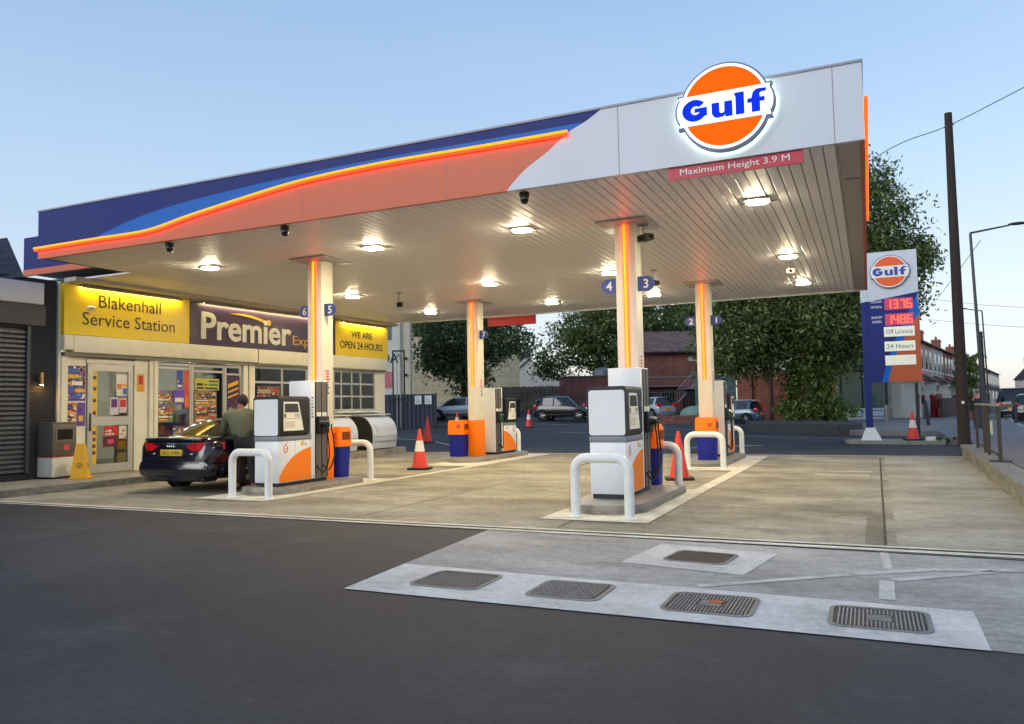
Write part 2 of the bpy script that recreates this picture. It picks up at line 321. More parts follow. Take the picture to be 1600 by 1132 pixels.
# road arrow and lines on the dark asphalt behind
def flat_lines(name, quads, m):
    b = MB()
    for q in quads: b.add([(x, y, gz(x, y)+0.012) for x, y in q], [tuple(range(len(q)))])
    return struct(b.build(name, m, smooth=0))
flat_lines('road_markings', strip([(-5.6, 25.6), (-3.4, 27.3)], 0.14)+strip([(-5.4, 26.6), (-3.3, 27.4)], 0.12)+strip([(-14, 35.5), (-3, 33), (0.5, 31.6)], 0.09)+strip([(-18, 43), (-12.5, 41.5), (-8.0, 40)], 0.12)+strip([(-24, 32.0), (-16.8, 28.6), (-14.5, 26.2)], 0.1), worn_white)
sheet('pale_slab', [[(0.2, 8.7), (1.72, 8.68), (2.0, 22.5), (0.3, 22.5)]], 0.0065, surface_mat('pale_concrete', (150, 145, 130), (118, 112, 97), (174, 169, 154), 0.78, 0.6, 70, (0.7, 1.4, 1), 0.25, (0.9, 0.56, (104, 94, 76), 0.55), 0.3, 0.8))
sheet('joint_stain', [[(-0.10, 8.7), (0.074, 8.7), (0.083, 11.06), (-0.08, 11.06)]], 0.0068, surface_mat('damp_concrete', (112, 104, 88), (90, 82, 66), (134, 126, 108), 0.7, 1.2, 60))
struct(MB().prism([(-14.345, 2.9), (-14.105, 9.6), (-14.065, 14), (-13.985, 17.8), (-14.125, 17.8), (-14.205, 14), (-14.245, 9.6), (-14.485, 2.9)], -0.1, 0.134, 0, 'z').build('kerb', surface_mat('kerb_stone', (112, 112, 106), (76, 78, 72), (140, 138, 130), 0.85, 2.2, 50, (1, 1, 3), 0.4), smooth=0))
# shop-front pavement with its kerb
struct(MB().prism([(-40, 3), (-14.35, 3), (-14.12, 9.6), (-14.08, 14), (-14.0, 17.8), (-15.3, 17.8), (-15.2, 24.0), (-40, 24)], -0.1, 0.13, 0, 'z').build('shop_pavement', kerb_mat, smooth=0))
# retaining wall and the raised pavement on the right
wl = thing('retaining_wall', 'low stained concrete wall along the edge of the raised brick pavement', 'wall', (0, 0, 0))
wm = surface_mat('wall_concrete', (128, 126, 114), (88, 86, 72), (156, 153, 142), 0.85, 1.2, 60, (1, 1, 2.5), 0.4, (1.6, 0.5, (84, 80, 48), 0.6))
MB().prism([(1.74, 8.6), (2.1, 22.9), (2.3, 22.9), (1.96, 8.6)], -0.2, 0.22, 0, 'z').build('wall', wm, wl, smooth=0)
MB().prism([(1.71, 8.55), (2.07, 22.95), (2.42, 22.95), (2.08, 8.55)], 0.222, 0.30, 0, 'z').build('coping', mat('coping', (122, 120, 112), 0.85, var=0.35, scale=5, bump=0.4), wl, smooth=0)
pv = MB(); pv.prism([(2.085, 2), (2.425, 22.96), (2.6, 28.0), (12, 28.0), (12, 2)], 0.05, 0.285, 0, 'z'); struct(pv.build('brick_pavement', pavers, smooth=0))
struct(MB().prism([(2.2, 28.0), (2.3, 33.6), (-0.4, 34.5), (-4.8, 43.5), (-4.5, 54), (-2.5, 58), (-0.4, 58), (3.2, 66), (24, 180), (30, 178), (7.0, 52), (5.6, 38.2), (9, 37.6), (12, 36.8), (12, 28)], -0.1, 0.275, 0, 'z').build('pavement', pave_m, smooth=0))
struct(MB().prism([(5.62, 38.3), (7.05, 52), (30.1, 178), (30.5, 178), (7.3, 51.9), (5.85, 38.28)], -0.1, 0.29, 0, 'z').build('kerb', kerb_mat, smooth=0))
struct(MB().prism([(5.88, 38.3), (7.33, 51.9), (30.6, 178), (44, 176), (20, 50), (19, 36.5), (12, 36.85), (9.1, 37.65)], -0.1, 0.2, 0, 'z').build('road', asphalt, smooth=0))
struct(MB().prism([(-5.2, 38.6), (-1.2, 35.2), (-0.4, 35.4), (-0.3, 37.5), (-3.0, 43.4), (-6.2, 44.3)], -0.1, 0.5, 0, 'z').build('tree_bed_kerb', mat('tarred_kerb', (60, 60, 64), 0.85, var=0.2), smooth=0))
# ------------------------------------------------------------ manholes
iron = mat('cast_iron', (112, 112, 112), 0.6, 0.1, var=0.35, scale=9)
iron_d = mat('cast_iron_dark', (56, 56, 57), 0.7, 0.1, var=0.3, scale=14)
iron_l = mat('cast_iron_worn', (128, 128, 128), 0.55, 0.15, var=0.3, scale=20)
rust = mat('rust', (92, 76, 70), 0.8, var=0.3, scale=12)
def manhole(label, x, y, w, d, pat, rz=0.0, lid=iron):
    t = thing('manhole_cover', label, 'manhole cover', (x, y, 0.009), rz, 'tank manhole covers in the concrete')
    fr = MB(); o_, i_ = rrect(-w/2, -d/2, w/2, d/2, 0.09), rrect(-w/2+0.03, -d/2+0.03, w/2-0.03, d/2-0.03, 0.07)
    n = len(o_); fr.add([(a, b, 0.006) for a, b in o_]+[(a, b, 0.006) for a, b in i_]+[(a, b, -0.03) for a, b in o_], [(k, (k+1) % n, n+(k+1) % n, n+k) for k in range(n)]+[(2*n+k, 2*n+(k+1) % n, (k+1) % n, k) for k in range(n)])
    fr.build('frame', iron, t)
    b = MB().prism(i_, -0.03, 0.001, 0, 'z'); b.build('lid', iron_d, t, smooth=0)
    p = MB()
    if pat == 'bars':
        k = -w/2+0.06
        while k < w/2-0.05:
            if abs(k) < 0.09: p.box(k, -d/2+0.05, 0.001, k+0.009, -0.1, 0.008); p.box(k, 0.1, 0.001, k+0.009, d/2-0.05, 0.008)
            else: p.box(k, -d/2+0.05, 0.001, k+0.009, d/2-0.05, 0.008)
            k += 0.025
        for q in (-0.06, -0.02, 0.02, 0.06): p.box(-0.075, q, 0.001, 0.075, q+0.012, 0.008)
    else:
        r_ = random.Random(3); k = -w/2+0.05
        while k < w/2-0.05:
            q = -d/2+0.05
            while q < d/2-0.05:
                a = 0.6 if (int(k*100)+int(q*100)) % 2 else -0.6
                c, s = math.cos(a)*0.013, math.sin(a)*0.013; p.prism([(k-c+s*.4, q-s-c*.4), (k+c+s*.4, q+s-c*.4), (k+c-s*.4, q+s+c*.4), (k-c-s*.4, q-s+c*.4)], 0.001, 0.007 if pat == 'studs' else 0.004, 0, 'z')
                q += 0.034
            k += 0.034
    p.build('tread', lid, t, smooth=0); return t
manhole('dull grey manhole cover with shallow worn tread, near the asphalt corner of the pale strip', -3.22, 5.86, 0.64, 0.6, 'worn')
manhole('manhole cover with a glittering studded tread in the pale cement strip', -2.19, 5.84, 0.6, 0.58, 'studs', 0, iron_l)
mh = manhole('ribbed manhole cover with an orange rust smear in its middle', -1.1, 5.79, 0.64, 0.58, 'bars', 0, iron_l)
MB().prism([(-0.02, 0.02), (0.06, 0.0), (0.09, 0.06), (0.03, 0.1), (-0.01, 0.07)], 0.0085, 0.0095, 0, 'z').build('rust_smear', mat('orange_rust', (196, 84, 40), 0.8, var=0.3), mh)
manhole('ribbed manhole cover at the asphalt end of the strip, clean metal bars', 0.0, 5.78, 0.62, 0.56, 'bars', 0, iron_l)
manhole('brown rusted manhole cover set in a square cement patch of its own', -1.5, 7.5, 0.6, 0.55, 'worn', -0.12, rust)
# ------------------------------------------------------------ canopy
SOF, TOP = 4.45, 5.32; X0, X1, Y0, Y1 = -14.2, 0.08, 9.62, 22.9
can = thing('petrol_canopy', 'wide flat forecourt canopy with a blue, orange and white front edge', 'canopy', (0, 0, 0))
def cpart(name, mb, m, sm=35): return mb.build(name, m, can, smooth=sm)
soffit_m = mat('soffit_white', (234, 233, 234), 0.42, var=0.03, scale=2)
b = MB(); px_ = X0+0.05; w_ = 0.142
while px_ < X1-0.3:
    b.box(px_+0.006, Y0+0.06, SOF, min(px_+w_-0.006, X1-0.3), Y1-0.05, SOF+0.035, 0, 0.007, 1); px_ += w_
cpart('soffit', b, soffit_m, 0)
cpart('soffit_backing', MB().box(X0+0.03, Y0+0.05, SOF+0.037, X1-0.03, Y1-0.04, SOF+0.06), mat('soffit_gap', (150, 146, 140), 0.7))
cpart('edge_gutter', MB().box(X1-0.29, Y0+0.06, SOF-0.01, X1-0.05, Y1-0.04, SOF+0.03).box(X1-0.26, 11.3, SOF-0.03, X1-0.09, 12.1, SOF-0.012).box(X1-0.26, 20.8, SOF-0.03, X1-0.09, 21.4, SOF-0.012).box(X0+0.05, Y0+0.051, SOF-0.015, X1-0.3, Y0+0.059, SOF+0.03), mat('gutter_grey', (168, 164, 158), 0.5, var=0.08))
cpart('roof', MB().box(X0+0.05, Y0+0.05, SOF+0.07, X1-0.05, Y1-0.05, TOP-0.06), mat('roof_grey', (110, 112, 115), 0.8))
# front fascia: flat coloured panels cut to the curves of the design
LEDC = [(-14.24, 4.62), (-12.6, 4.63), (-11.28, 4.635), (-10.25, 4.78), (-8.86, 4.95), (-7.83, 5.05), (-6.4, 5.10), (-4.72, 5.09), (-3.49, 5.09)]
led = [(v.x, v.y) for v in xsec([Vector((a, c)) for a, c in LEDC], 6)]
LBC = [(-12.75, 4.636), (-11.79, 4.86), (-11.0, 4.98), (-9.9, 5.07), (-8.2, 5.15), (-6.4, 5.19), (-4.5, 5.19), (-3.26, 5.19)]
lb = [(v.x, v.y) for v in xsec([Vector((a, c)) for a, c in LBC], 6)]
diag = [(v.x, v.y) for v in xsec([Vector(p) for p in ((-3.03, TOP), (-3.26, 5.19), (-3.49, 5.09), (-3.80, 4.87), (-4.08, 4.71), (-4.26, 4.57), (-4.41, SOF-0.03))], 5)]
BOT = SOF-0.03
fy0, fy1 = Y0-0.02, Y0+0.05
blue_p = mat('deep_blue_panel', (18, 40, 114), 0.45, var=0.05, scale=1.5, spec=0.2)
dsplit = [p for p in diag if p[1] >= 5.19-1e-4]; dmid = [p for p in diag if 5.09-1e-4 <= p[1] <= 5.19+1e-4]; dlow = [p for p in diag if p[1] <= 5.09+1e-4]
ledR = [p for p in led if p[0] > -12.75]; ledL = [p for p in led if p[0] <= -12.75]
cpart('blue_fascia_panel', MB().prism([(X0, TOP)]+[(X0, 4.62)]+[p for p in ledL if p[0] > X0]+lb+dsplit[::-1][1:], fy0, fy1), blue_p)
cpart('light_blue_fascia_panel', MB().prism(lb+dmid[1:]+ledR[::-1][1:], fy0, fy1), sky_blue)
cpart('coral_fascia_panel', MB().prism([(X0, BOT), (X0, 4.62)]+[p for p in led if p[0] > X0]+dlow[1:], fy0, fy1), salmon)
cpart('white_fascia_panel', MB().prism([(X1, BOT), (X1, TOP)]+diag, fy0, fy1), panel_white)
sm_ = MB()
for x in (-7.93, -5.35): sm_.box(x, fy0-0.003, BOT+0.01, x+0.008, fy0-0.0005, 5.04)
for x in (-2.81, -0.24): sm_.box(x, fy0-0.003, BOT+0.01, x+0.008, fy0-0.0005, TOP-0.01)
cpart('panel_seam', sm_, mat('seam', (150, 140, 140), 0.6), 0)
cpart('top_trim', MB().box(X0-0.01, Y0-0.035, TOP+0.002, X1+0.01, Y0+0.06, TOP+0.03).box(X1-0.04, Y0+0.062, TOP+0.002, X1+0.01, Y1, TOP+0.03), mat('trim_grey', (150, 156, 168), 0.5))
def led_strip(name, pts, m, yoff, r, flip=None):
    return MB().tube(pts, r, 8).build(name, m, can)
led_strip('orange_light_tube', [(x, fy0-0.05, z) for x, z in led], led_orange, 0 , 0.020)
led_strip('red_light_tube', [(x, fy0-0.035, z-0.042) for x, z in led], led_red, 0, 0.012)
# the right-hand side of the canopy with its own orange tube
cpart('side_fascia_panel', MB().box(X1-0.045, fy1+0.002, BOT, X1, Y1, TOP), mat('side_coral', (196, 92, 62), 0.4, var=0.04))
sidep = [(X1+0.03, 9.75, 4.95), (X1+0.03, 11.5, 4.93), (X1+0.028, 12.8, 4.86), (X1+0.026, 13.9, 4.74), (X1+0.022, 14.8, 4.6)]
led_strip('side_light_tube', xsec(sidep, 5), mat('side_tube', (255, 90, 20), 0.4, emit=1.0, ecol=(255, 92, 14)), 0, 0.024)
cpart('rear_fascia_panel', MB().box(X0, Y1-0.03, BOT, X1-0.05, Y1+0.03, TOP), panel_white)
cpart('left_fascia_panel', MB().box(X0-0.002, fy1+0.002, SOF-0.004, X0+0.03, 11.45, TOP), blue_p)
cpart('rear_edge_drip', MB().box(X0+0.1, Y1-0.045, BOT-0.02, X1-0.1, Y1-0.033, BOT-0.002), white_paint)
cpart('rear_banner', MB().box(-11.3, Y1+0.035, 4.12, -9.6, Y1+0.08, 4.42), mat('red_panel', (190, 40, 36), 0.5))
# stepped-back block over the shop corner
cpart('corner_fascia_panel', MB().box(-17.5, 11.5, 4.80, X0-0.005, 11.58, 5.54), blue_p)
cpart('corner_coral_edge', MB().box(-17.5, 11.49, 4.66, X0-0.005, 11.57, 4.797), salmon)
cpart('corner_roof', MB().box(-17.5, 11.585, 4.72, X0-0.005, 23, 5.4), mat('roof_grey', (110, 112, 115)))
cpart('corner_soffit', MB().box(-17.45, 11.6, SOF+0.002, X0+0.045, 22.85, SOF+0.036), soffit_m)
# lamps in the soffit
lamp_house = mat('lamp_housing', (206, 200, 186), 0.4)
def lamp(x, y):
    t = thing('ceiling_lamp', None, 'ceiling lamp', (x, y, SOF-0.003), 0, 'square lamps under the canopy')
    MB().box(-0.19, -0.14, -0.03, 0.19, 0.16, -0.001, 0, 0.008).box(-0.26, 0.165, -0.012, 0.26, 0.19, -0.001).build('housing', lamp_house, t)
    MB().prism(rrect(-0.145, -0.11, 0.145, 0.11, 0.045), -0.046, -0.031, 0, 'z').build('diffuser', lamp_glow, t); return t
L0 = None; rows = ((11.85, 'front'), (16.7, 'middle'), (20.7, 'back')); cols = ((-12.15, 'beside the shop sign'), (-8.15, 'second from the shop'), (-5.17, 'second from the open side'), (-1.38, 'beside the open side'))
for y, rn in rows:
    for x, cn in cols:
        lb_ = 'lit square lamp in the %s row under the canopy, %s' % (rn, cn)
        if L0 is None: L0 = lamp(x, y); L0['label'] = lb_
        else: dup(L0, lb_, (x, y, SOF-0.003))
def dome_cam(x, y, label):
    t = thing('dome_camera', label, 'camera', (x, y, SOF-0.02), 0, 'black cameras hanging along the front edge')
    MB().lathe([(0.07, 0.0), (0.07, -0.045), (0.062, -0.075)], seg=16).build('housing', black_plastic, t)
    MB().lathe([(0.06, -0.076), (0.058, -0.115), (0.042, -0.15), (0.012, -0.162)], seg=16).build('dome', mat('smoked_dome', (14, 14, 18), 0.1, spec=0.8), t)
dome_cam(-10.99, 9.80, 'black dome camera hanging under the blue end of the canopy front edge')
dome_cam(-8.44, 9.80, 'black dome camera under the coral part of the canopy front edge')
dome_cam(-4.24, 9.82, 'black dome camera under the point where coral meets white')
def arm_cam(x, y, z, label, rz, body, ln=0.25):
    t = thing('security_camera', label, 'camera', (x, y, z), rz)
    MB().box(-0.06, -0.06, -0.012, 0.06, 0.06, 0).tube([(0, 0, 0), (0, 0, -ln), (0.05, -0.03, -ln-0.05)], 0.012, 6).build('bracket', grey_metal, t)
    MB().box(-0.06, -0.16, -ln-0.14, 0.1, 0.08, -ln-0.04, 0, 0.012).build('housing', body, t)
    MB().lathe([(0.035, 0), (0.03, 0.0)], seg=12).build('lens', mat('lens', (8, 8, 12), 0.05), t).matrix_local = Matrix.Translation((0.02, -0.163, -ln-0.09)) @ Matrix.Rotation(R(90), 4, 'X')
arm_cam(-10.9, 16.96, SOF, 'black camera on a bent arm under the canopy, near the small yellow sign', 0.6, black_plastic, 0.22)
arm_cam(-4.25, 17.03, SOF, 'dark camera on a stalk under the canopy behind the nearest pillar', -0.4, dark_metal, 0.2)
arm_cam(-1.45, 17.55, SOF, 'pale floodlit camera on a stalk just behind a ceiling lamp', 0.2, cream_paint, 0.12)
# ------------------------------------------------------------ pillars
def pillar(x, y, label, cable=False):
    t = thing('canopy_pillar', label, 'pillar', (x, y, 0), 0, 'square canopy pillars with orange light tubes')
    w = 0.17
    MB().box(-w, 0, 1.12, w, 0.36, SOF-0.04, 0, 0.012).build('shaft', mat('pillar_white', (224, 216, 200), 0.4, var=0.04, scale=3), t)
    MB().box(-w-0.004, -0.004, 0.13, w+0.004, 0.364, 1.117, 0, 0.012).build('orange_casing', orange_paint, t)
    MB().box(-0.42, -0.26, SOF-0.038, 0.42, 0.62, SOF-0.006, 0, 0.006).build('cap', mat('cap_grey', (176, 170, 166), 0.4), t)
    MB().tube([(0.0, -0.035, 2.05), (0.0, -0.035, SOF-0.06)], 0.018, 8).build('light_tube', mat('pillar_tube', (255, 150, 20), 0.4, emit=1.0, ecol=(255, 146, 10)), t)
    MB().tube([(-0.035, -0.012, 2.05), (-0.035, -0.012, SOF-0.06)], 0.008, 6).tube([(0.035, -0.012, 2.05), (0.035, -0.012, SOF-0.06)], 0.008, 6).build('side_glow', mat('pillar_glow', (255, 50, 12), 0.4, emit=4.6, ecol=(255, 46, 8)), t)
    st = MB(); st.box(w+0.001, 0.10, 1.75, w+0.004, 0.26, 2.3); st.build('sticker', white_paint, t)
    s2 = MB(); r_ = random.Random(int(x*10))
    for k in range(9): s2.box(w+0.0045, 0.115+0.01*r_.random(), 1.78+k*0.055, w+0.006, 0.2+0.04*r_.random(), 1.815+k*0.055, 0 if k > 3 else 1)
    s2.build('sticker_print', [mat('print_red', (210, 60, 50)), mat('print_dark', (70, 70, 80))], t, smooth=0)
    return t
pillar(-9.82, 12.25, 'white pillar with an orange tube in front of the purple shop sign')
pillar(-3.52, 12.25, 'tallest looking white pillar with an orange tube, black camera near its cap')
pillar(-3.63, 19.3, 'white pillar with an orange tube, in front of the dark ivy tree')
pillar(-10.0, 19.3, 'white pillar with an orange tube, farthest from the camera, beside the leafy tree and fence')
arm_cam(-3.26, 12.45, SOF-0.05, 'black box camera with violet lights fixed beside the nearest pillar cap', 0.9, dark_metal, 0.12)
# number flags on the pillars
flag_m = mat('number_flag', (40, 62, 140), 0.4)
def flag(x, y, z, n, side, label):
    t = thing('pump_number_sign', label, 'number sign', (x, y, z), 0, 'blue pump number signs on the pillars')
    w, h = 0.27, 0.24; s = side
    pts = [(0, -h/2), (w-h/2, -h/2)]+arc(w-h/2, 0, h/2, h/2, -90, 90, 12)+[(0, h/2)]
    MB().prism([(s*a, c) for a, c in pts], 0, 0.02).build('plate', flag_m, t)
    text_mb(n, None, 0.15, 0.02, 0.004, (s*0.135, -0.001, 0)).build('numeral', white_paint, t, smooth=0)
for (x, y, z), l, r_ in (((-9.82, 12.33, 3.43), '6', '5'), ((-3.52, 12.33, 3.42), '4', '3'), ((-3.63, 19.4, 3.5), '2', '1'), ((-10.0, 19.4, 3.5), '8', '7')):
    if l != '8': flag(x-0.175, y, z, l, -1, 'blue sign with a white %s on a pillar' % l)
    flag(x+0.175, y, z, r_, 1, 'blue sign with a white %s on a pillar' % r_)
# ------------------------------------------------------------ round logo signs and the height sign
sign_white = mat('sign_white_lit', (225, 228, 230), 0.3, emit=0.45, ecol=(250, 252, 255))
sign_orange = mat('sign_orange_lit', (150, 34, 0), 0.5, spec=0.05, emit=0.55, ecol=(255, 104, 0))
sign_blue = mat('sign_blue_lit', (2, 10, 80), 0.5, spec=0.05, emit=0.5, ecol=(4, 52, 245))
def G_(ox, oz, s):
    o = arc(0.5, 0.475, 0.5, 0.475, 38, 322, 30); i = arc(0.54, 0.475, 0.19, 0.19, 318, 42, 22)
    pts = o+[(1.0, 0.2), (1.0, 0.56), (0.5, 0.56), (0.5, 0.38), (0.69, 0.38), (0.69, 0.33)]+i
    return [(ox+a*s*1.06, oz+c*s) for a, c in pts]
def gulf_letters(mb, w, y0, y1, zc):
    s = w/3.55; ox = -w/2
    def T(pts, dx): return [(ox+(dx+a)*s, zc-0.475*s+c*s) for a, c in pts]
    mb.prism([(a, c) for a, c in G_(ox, zc-0.475*s, s)], y0, y1)
    u = [(0, .66), (0, .24)]+arc(.26, .26, .26, .26, 180, 270, 6)[1:]+[(.5, .03), (.56, .12), (.56, 0), (.86, 0), (.86, .66), (.53, .66), (.53, .27)]+arc(.425, .27, .105, .09, 0, -180, 8)[1:]+[(.32, .66)]
    mb.prism(T(u, 1.26), y0, y1)
    mb.prism(T([(0, 0), (.35, 0), (.35, .95), (-.04, .95), (-.04, .83), (0, .8)], 2.26), y0, y1)
    f = [(.13, 0), (.47, 0), (.47, .42), (.66, .42), (.66, .6), (.47, .6), (.47, .7)]+arc(.58, .7, .13, .12, 170, 60, 6)+[(.72, .84), (.74, .95), (.5, .97)]+arc(.42, .7, .26, .27, 90, 175, 8)+[(.13, .6), (-.04, .6), (-.04, .42), (.13, .42)]
    mb.prism(T(f, 2.78), y0, y1)
def roundel(name, label, loc, r, lit, depth=0.1):
    t = thing(name, label, 'logo sign', loc)
    wt, og, bl = (sign_white, sign_orange, sign_blue) if lit else (mat('logo_white', (236, 236, 234), 0.35), mat('logo_orange', (238, 92, 22), 0.35), mat('logo_blue', (30, 70, 160), 0.35))
    bz, bw = 0.36*r, 1.1*r                                            # the white band across the disc
    def outline(k):
        a0 = math.degrees(math.asin((bz+k)/(r+k))); p = arc(0, 0, r+k, r+k, a0, 180-a0, 36)
        q = [(-bw-k+0.06*r, bz+k)]+arc(-bw+0.16*r, 0, 0.16*r+k, bz+k-0.05*r, 120, 240, 8)+[(-bw-k+0.06*r, -bz-k)]
        p2 = arc(0, 0, r+k, r+k, 180+a0, 360-a0, 36); q2 = [(-a, -c) for a, c in q]
        return p+q+p2+q2
    MB().prism(outline(0.045*r), -depth, 0).build('casing', mat('logo_casing', (84, 100, 128), 0.4, 0.3), t)
    MB().prism(outline(0.0), -depth-0.012, -depth-0.0005).build('white_face', wt, t)
    cap = arc(0, 0, 0.93*r, 0.93*r, math.degrees(math.asin(bz/(0.93*r))), 180-math.degrees(math.asin(bz/(0.93*r))), 36)
    MB().prism(cap, -depth-0.018, -depth-0.0125).prism([(-a, -c) for a, c in cap], -depth-0.018, -depth-0.0125).build('orange_segment', og, t)
    lt = MB(); gulf_letters(lt, 1.94*r, -depth-0.02, -depth-0.0128, 0.0); lt.build('lettering', bl, t, smooth=0)
    if lit: MB().prism(outline(0.02*r), 0.004, 0.03).build('back_light', mat('halo_light', (255, 255, 245), 0.4, emit=2.6, ecol=(240, 255, 240)), t)
    return t
roundel('round_logo_sign', 'large lit orange, white and blue roundel on the white canopy edge', (-1.44, fy0-0.055, 5.02), 0.515, True)
hsn = thing('height_sign', 'red height limit sign with white lettering hanging below the large roundel', 'sign', (-1.385, Y0+0.02, 4.345))
MB().box(-0.80, 0, -0.085, 0.80, 0.025, 0.07).build('plate', mat('sign_red', (186, 40, 64), 0.4), hsn)
text_mb('Maximum Height 3.9 M', 1.3, 0.1, 0.0, 0.003, (0, -0.001, -0.01)).build('lettering', white_paint, hsn, smooth=0)
# ------------------------------------------------------------ shop
SA = math.atan2(1, 0.0487)
shop = thing('shop_building', 'cream single storey service shop with glazed door and wide windows', 'shop', (-16, 11.35, 0), SA)
def sp(name, mb, m, par=None, sm=35): return mb.build(name, m, par or shop, smooth=sm)
shop_cream = mat('shop_cream', (230, 224, 202), 0.5, var=0.06, scale=3)
alu = mat('aluminium', (190, 188, 178), 0.35, 0.4, var=0.05)
sp('wall', MB().box(0, 5.5, 0.1, 11.75, 5.7, 4.4).box(-0.03, 0.0, 0.1, 0.02, 5.49, 4.4).box(0.03, 0.09, 2.70, 11.74, 0.14, 2.764).box(11.76, 0.06, 0.1, 11.8, 5.7, 4.4).box(9.0, 0.05, 0.1, 11.75, 0.2, 1.43).box(8.82, 0.03, 0.1, 9.0, 0.2, 2.8).box(11.2, 0.05, 1.432, 11.75, 0.2, 2.8).box(2.3, 0.08, 0.1, 5.6, 0.2, 0.45).box(7.85, 0.06, 0.1, 8.8, 0.2, 2.8), shop_cream)
sp('roof', MB().box(-0.02, 0.1, 4.405, 11.8, 5.7, 4.455), mat('roof_grey', (110, 112, 115)))
sp('ceiling', MB().box(0.03, 0.22, 2.95, 11.74, 5.48, 3.0), white_paint)
sp('inner_floor', MB().box(0.03, 0.22, 0.1, 11.74, 5.48, 0.14), mat('shop_floor', (120, 116, 108), 0.3, var=0.1))
sp('shutter_box', MB().box(0.22, -0.16, 2.85, 5.62, 0.12, 3.225, 0, 0.012).box(5.66, -0.16, 2.83, 11.7, 0.12, 3.225, 0, 0.012).box(0.0, -0.155, 2.9, 0.215, 0.12, 3.225, 0, 0.01), shop_cream)
sp('shutter_slot', MB().box(0.05, -0.10, 2.765, 11.68, 0.1, 2.845), mat('slot_grey', (122, 116, 106), 0.5))
sp('soffit_trim', MB().box(-0.02, -0.55, 4.365, 11.8, -0.14, 4.452).box(0.1, -0.138, 4.352, 11.7, 0.1, 4.40), mat('trim_warm', (176, 168, 156), 0.5))
for bx in ((0.03, -0.03, 0.17, 0.18), (2.22, -0.05, 2.32, 0.15), (2.34, -0.06, 2.45, 0.15), (5.2, -0.04, 5.36, 0.15), (5.40, -0.06, 5.6, 0.15)): sp('pier', MB().box(bx[0], bx[1], 0.13, bx[2], bx[3], 2.763), shop_cream)
for bx in ((1.84, 0.0, 2.2, 0.12), (0.18, 0.04, 0.64, 0.12)): sp('front_panel', MB().box(bx[0], bx[1], 0.13, bx[2], bx[3], 2.763), shop_cream)
glass = glass_mat('window_glass')
def window(x0, x1, z0, z1, splits=(), rails=(), fr=0.05):
    f = MB().box(x0, 0.02, z0, x0+fr, 0.1, z1).box(x1-fr, 0.02, z0, x1, 0.1, z1).box(x0+fr, 0.02, z0, x1-fr, 0.1, z0+fr).box(x0+fr, 0.02, z1-fr, x1-fr, 0.1, z1)
    for s_ in splits: f.box(s_-fr/2, 0.025, z0+fr, s_+fr/2, 0.095, z1-fr)
    for r_ in rails:
        xa = x0+fr
        for s_ in list(splits)+[x1-fr+fr/2]: f.box(xa, 0.03, r_-fr/2, s_-fr/2, 0.09, r_+fr/2); xa = s_+fr/2
    o = sp('window', f, alu); MB().box(x0+fr*.5, 0.055, z0+fr*.5, x1-fr*.5, 0.062, z1-fr*.5).build('pane', glass, o, smooth=0); return o
window(2.46, 3.5, 0.46, 2.72, (), (2.60,)); window(3.51, 4.6, 0.46, 2.72, (), (2.55,), 0.06); window(4.61, 5.18, 0.46, 2.72, (), (2.5,), 0.05)
window(5.62, 7.84, 0.46, 2.76, (6.75,), (2.31,), 0.06)
window(9.02, 11.19, 1.45, 2.76, (9.42, 9.95, 10.42), (2.33, 1.92), 0.055)
sp('window_ledge', MB().box(8.9, -0.3, 1.385, 11.3, 0.045, 1.43), white_paint)
dr = sp('door', MB().box(0.66, 0.0, 0.15, 0.78, 0.08, 2.62).box(1.68, 0.0, 0.15, 1.8, 0.08, 2.62).box(0.78, 0.0, 0.15, 1.68, 0.08, 0.34).box(0.78, 0.0, 2.46, 1.68, 0.08, 2.62).box(0.78, 0.0, 1.22, 1.68, 0.08, 1.42).box(0.62, -0.01, 2.63, 1.83, 0.09, 2.72), alu)
MB().box(0.77, 0.035, 0.33, 1.69, 0.042, 2.47).build('pane', glass, dr, smooth=0)
MB().box(0.775, 0.024, 1.43, 0.90, 0.03, 2.45).box(0.775, 0.024, 0.345, 0.90, 0.03, 1.21).build('yellow_strip', mat('strip_yellow', (232, 190, 20), 0.5), dr, smooth=0)
ic = MB(); 
for z in (2.3, 2.05, 1.78, 1.5, 1.05, 0.9, 0.75, 0.6): ic.box(0.80, 0.018, z-0.035, 0.875, 0.0235, z+0.045, 0, 0)
ic.build('strip_icon', mat('icon_brown', (110, 60, 60), 0.5), dr, smooth=0)
MB().box(0.70, -0.035, 1.1, 0.73, -0.005, 1.5, 0, 0.008).build('handle', black_plastic, dr)
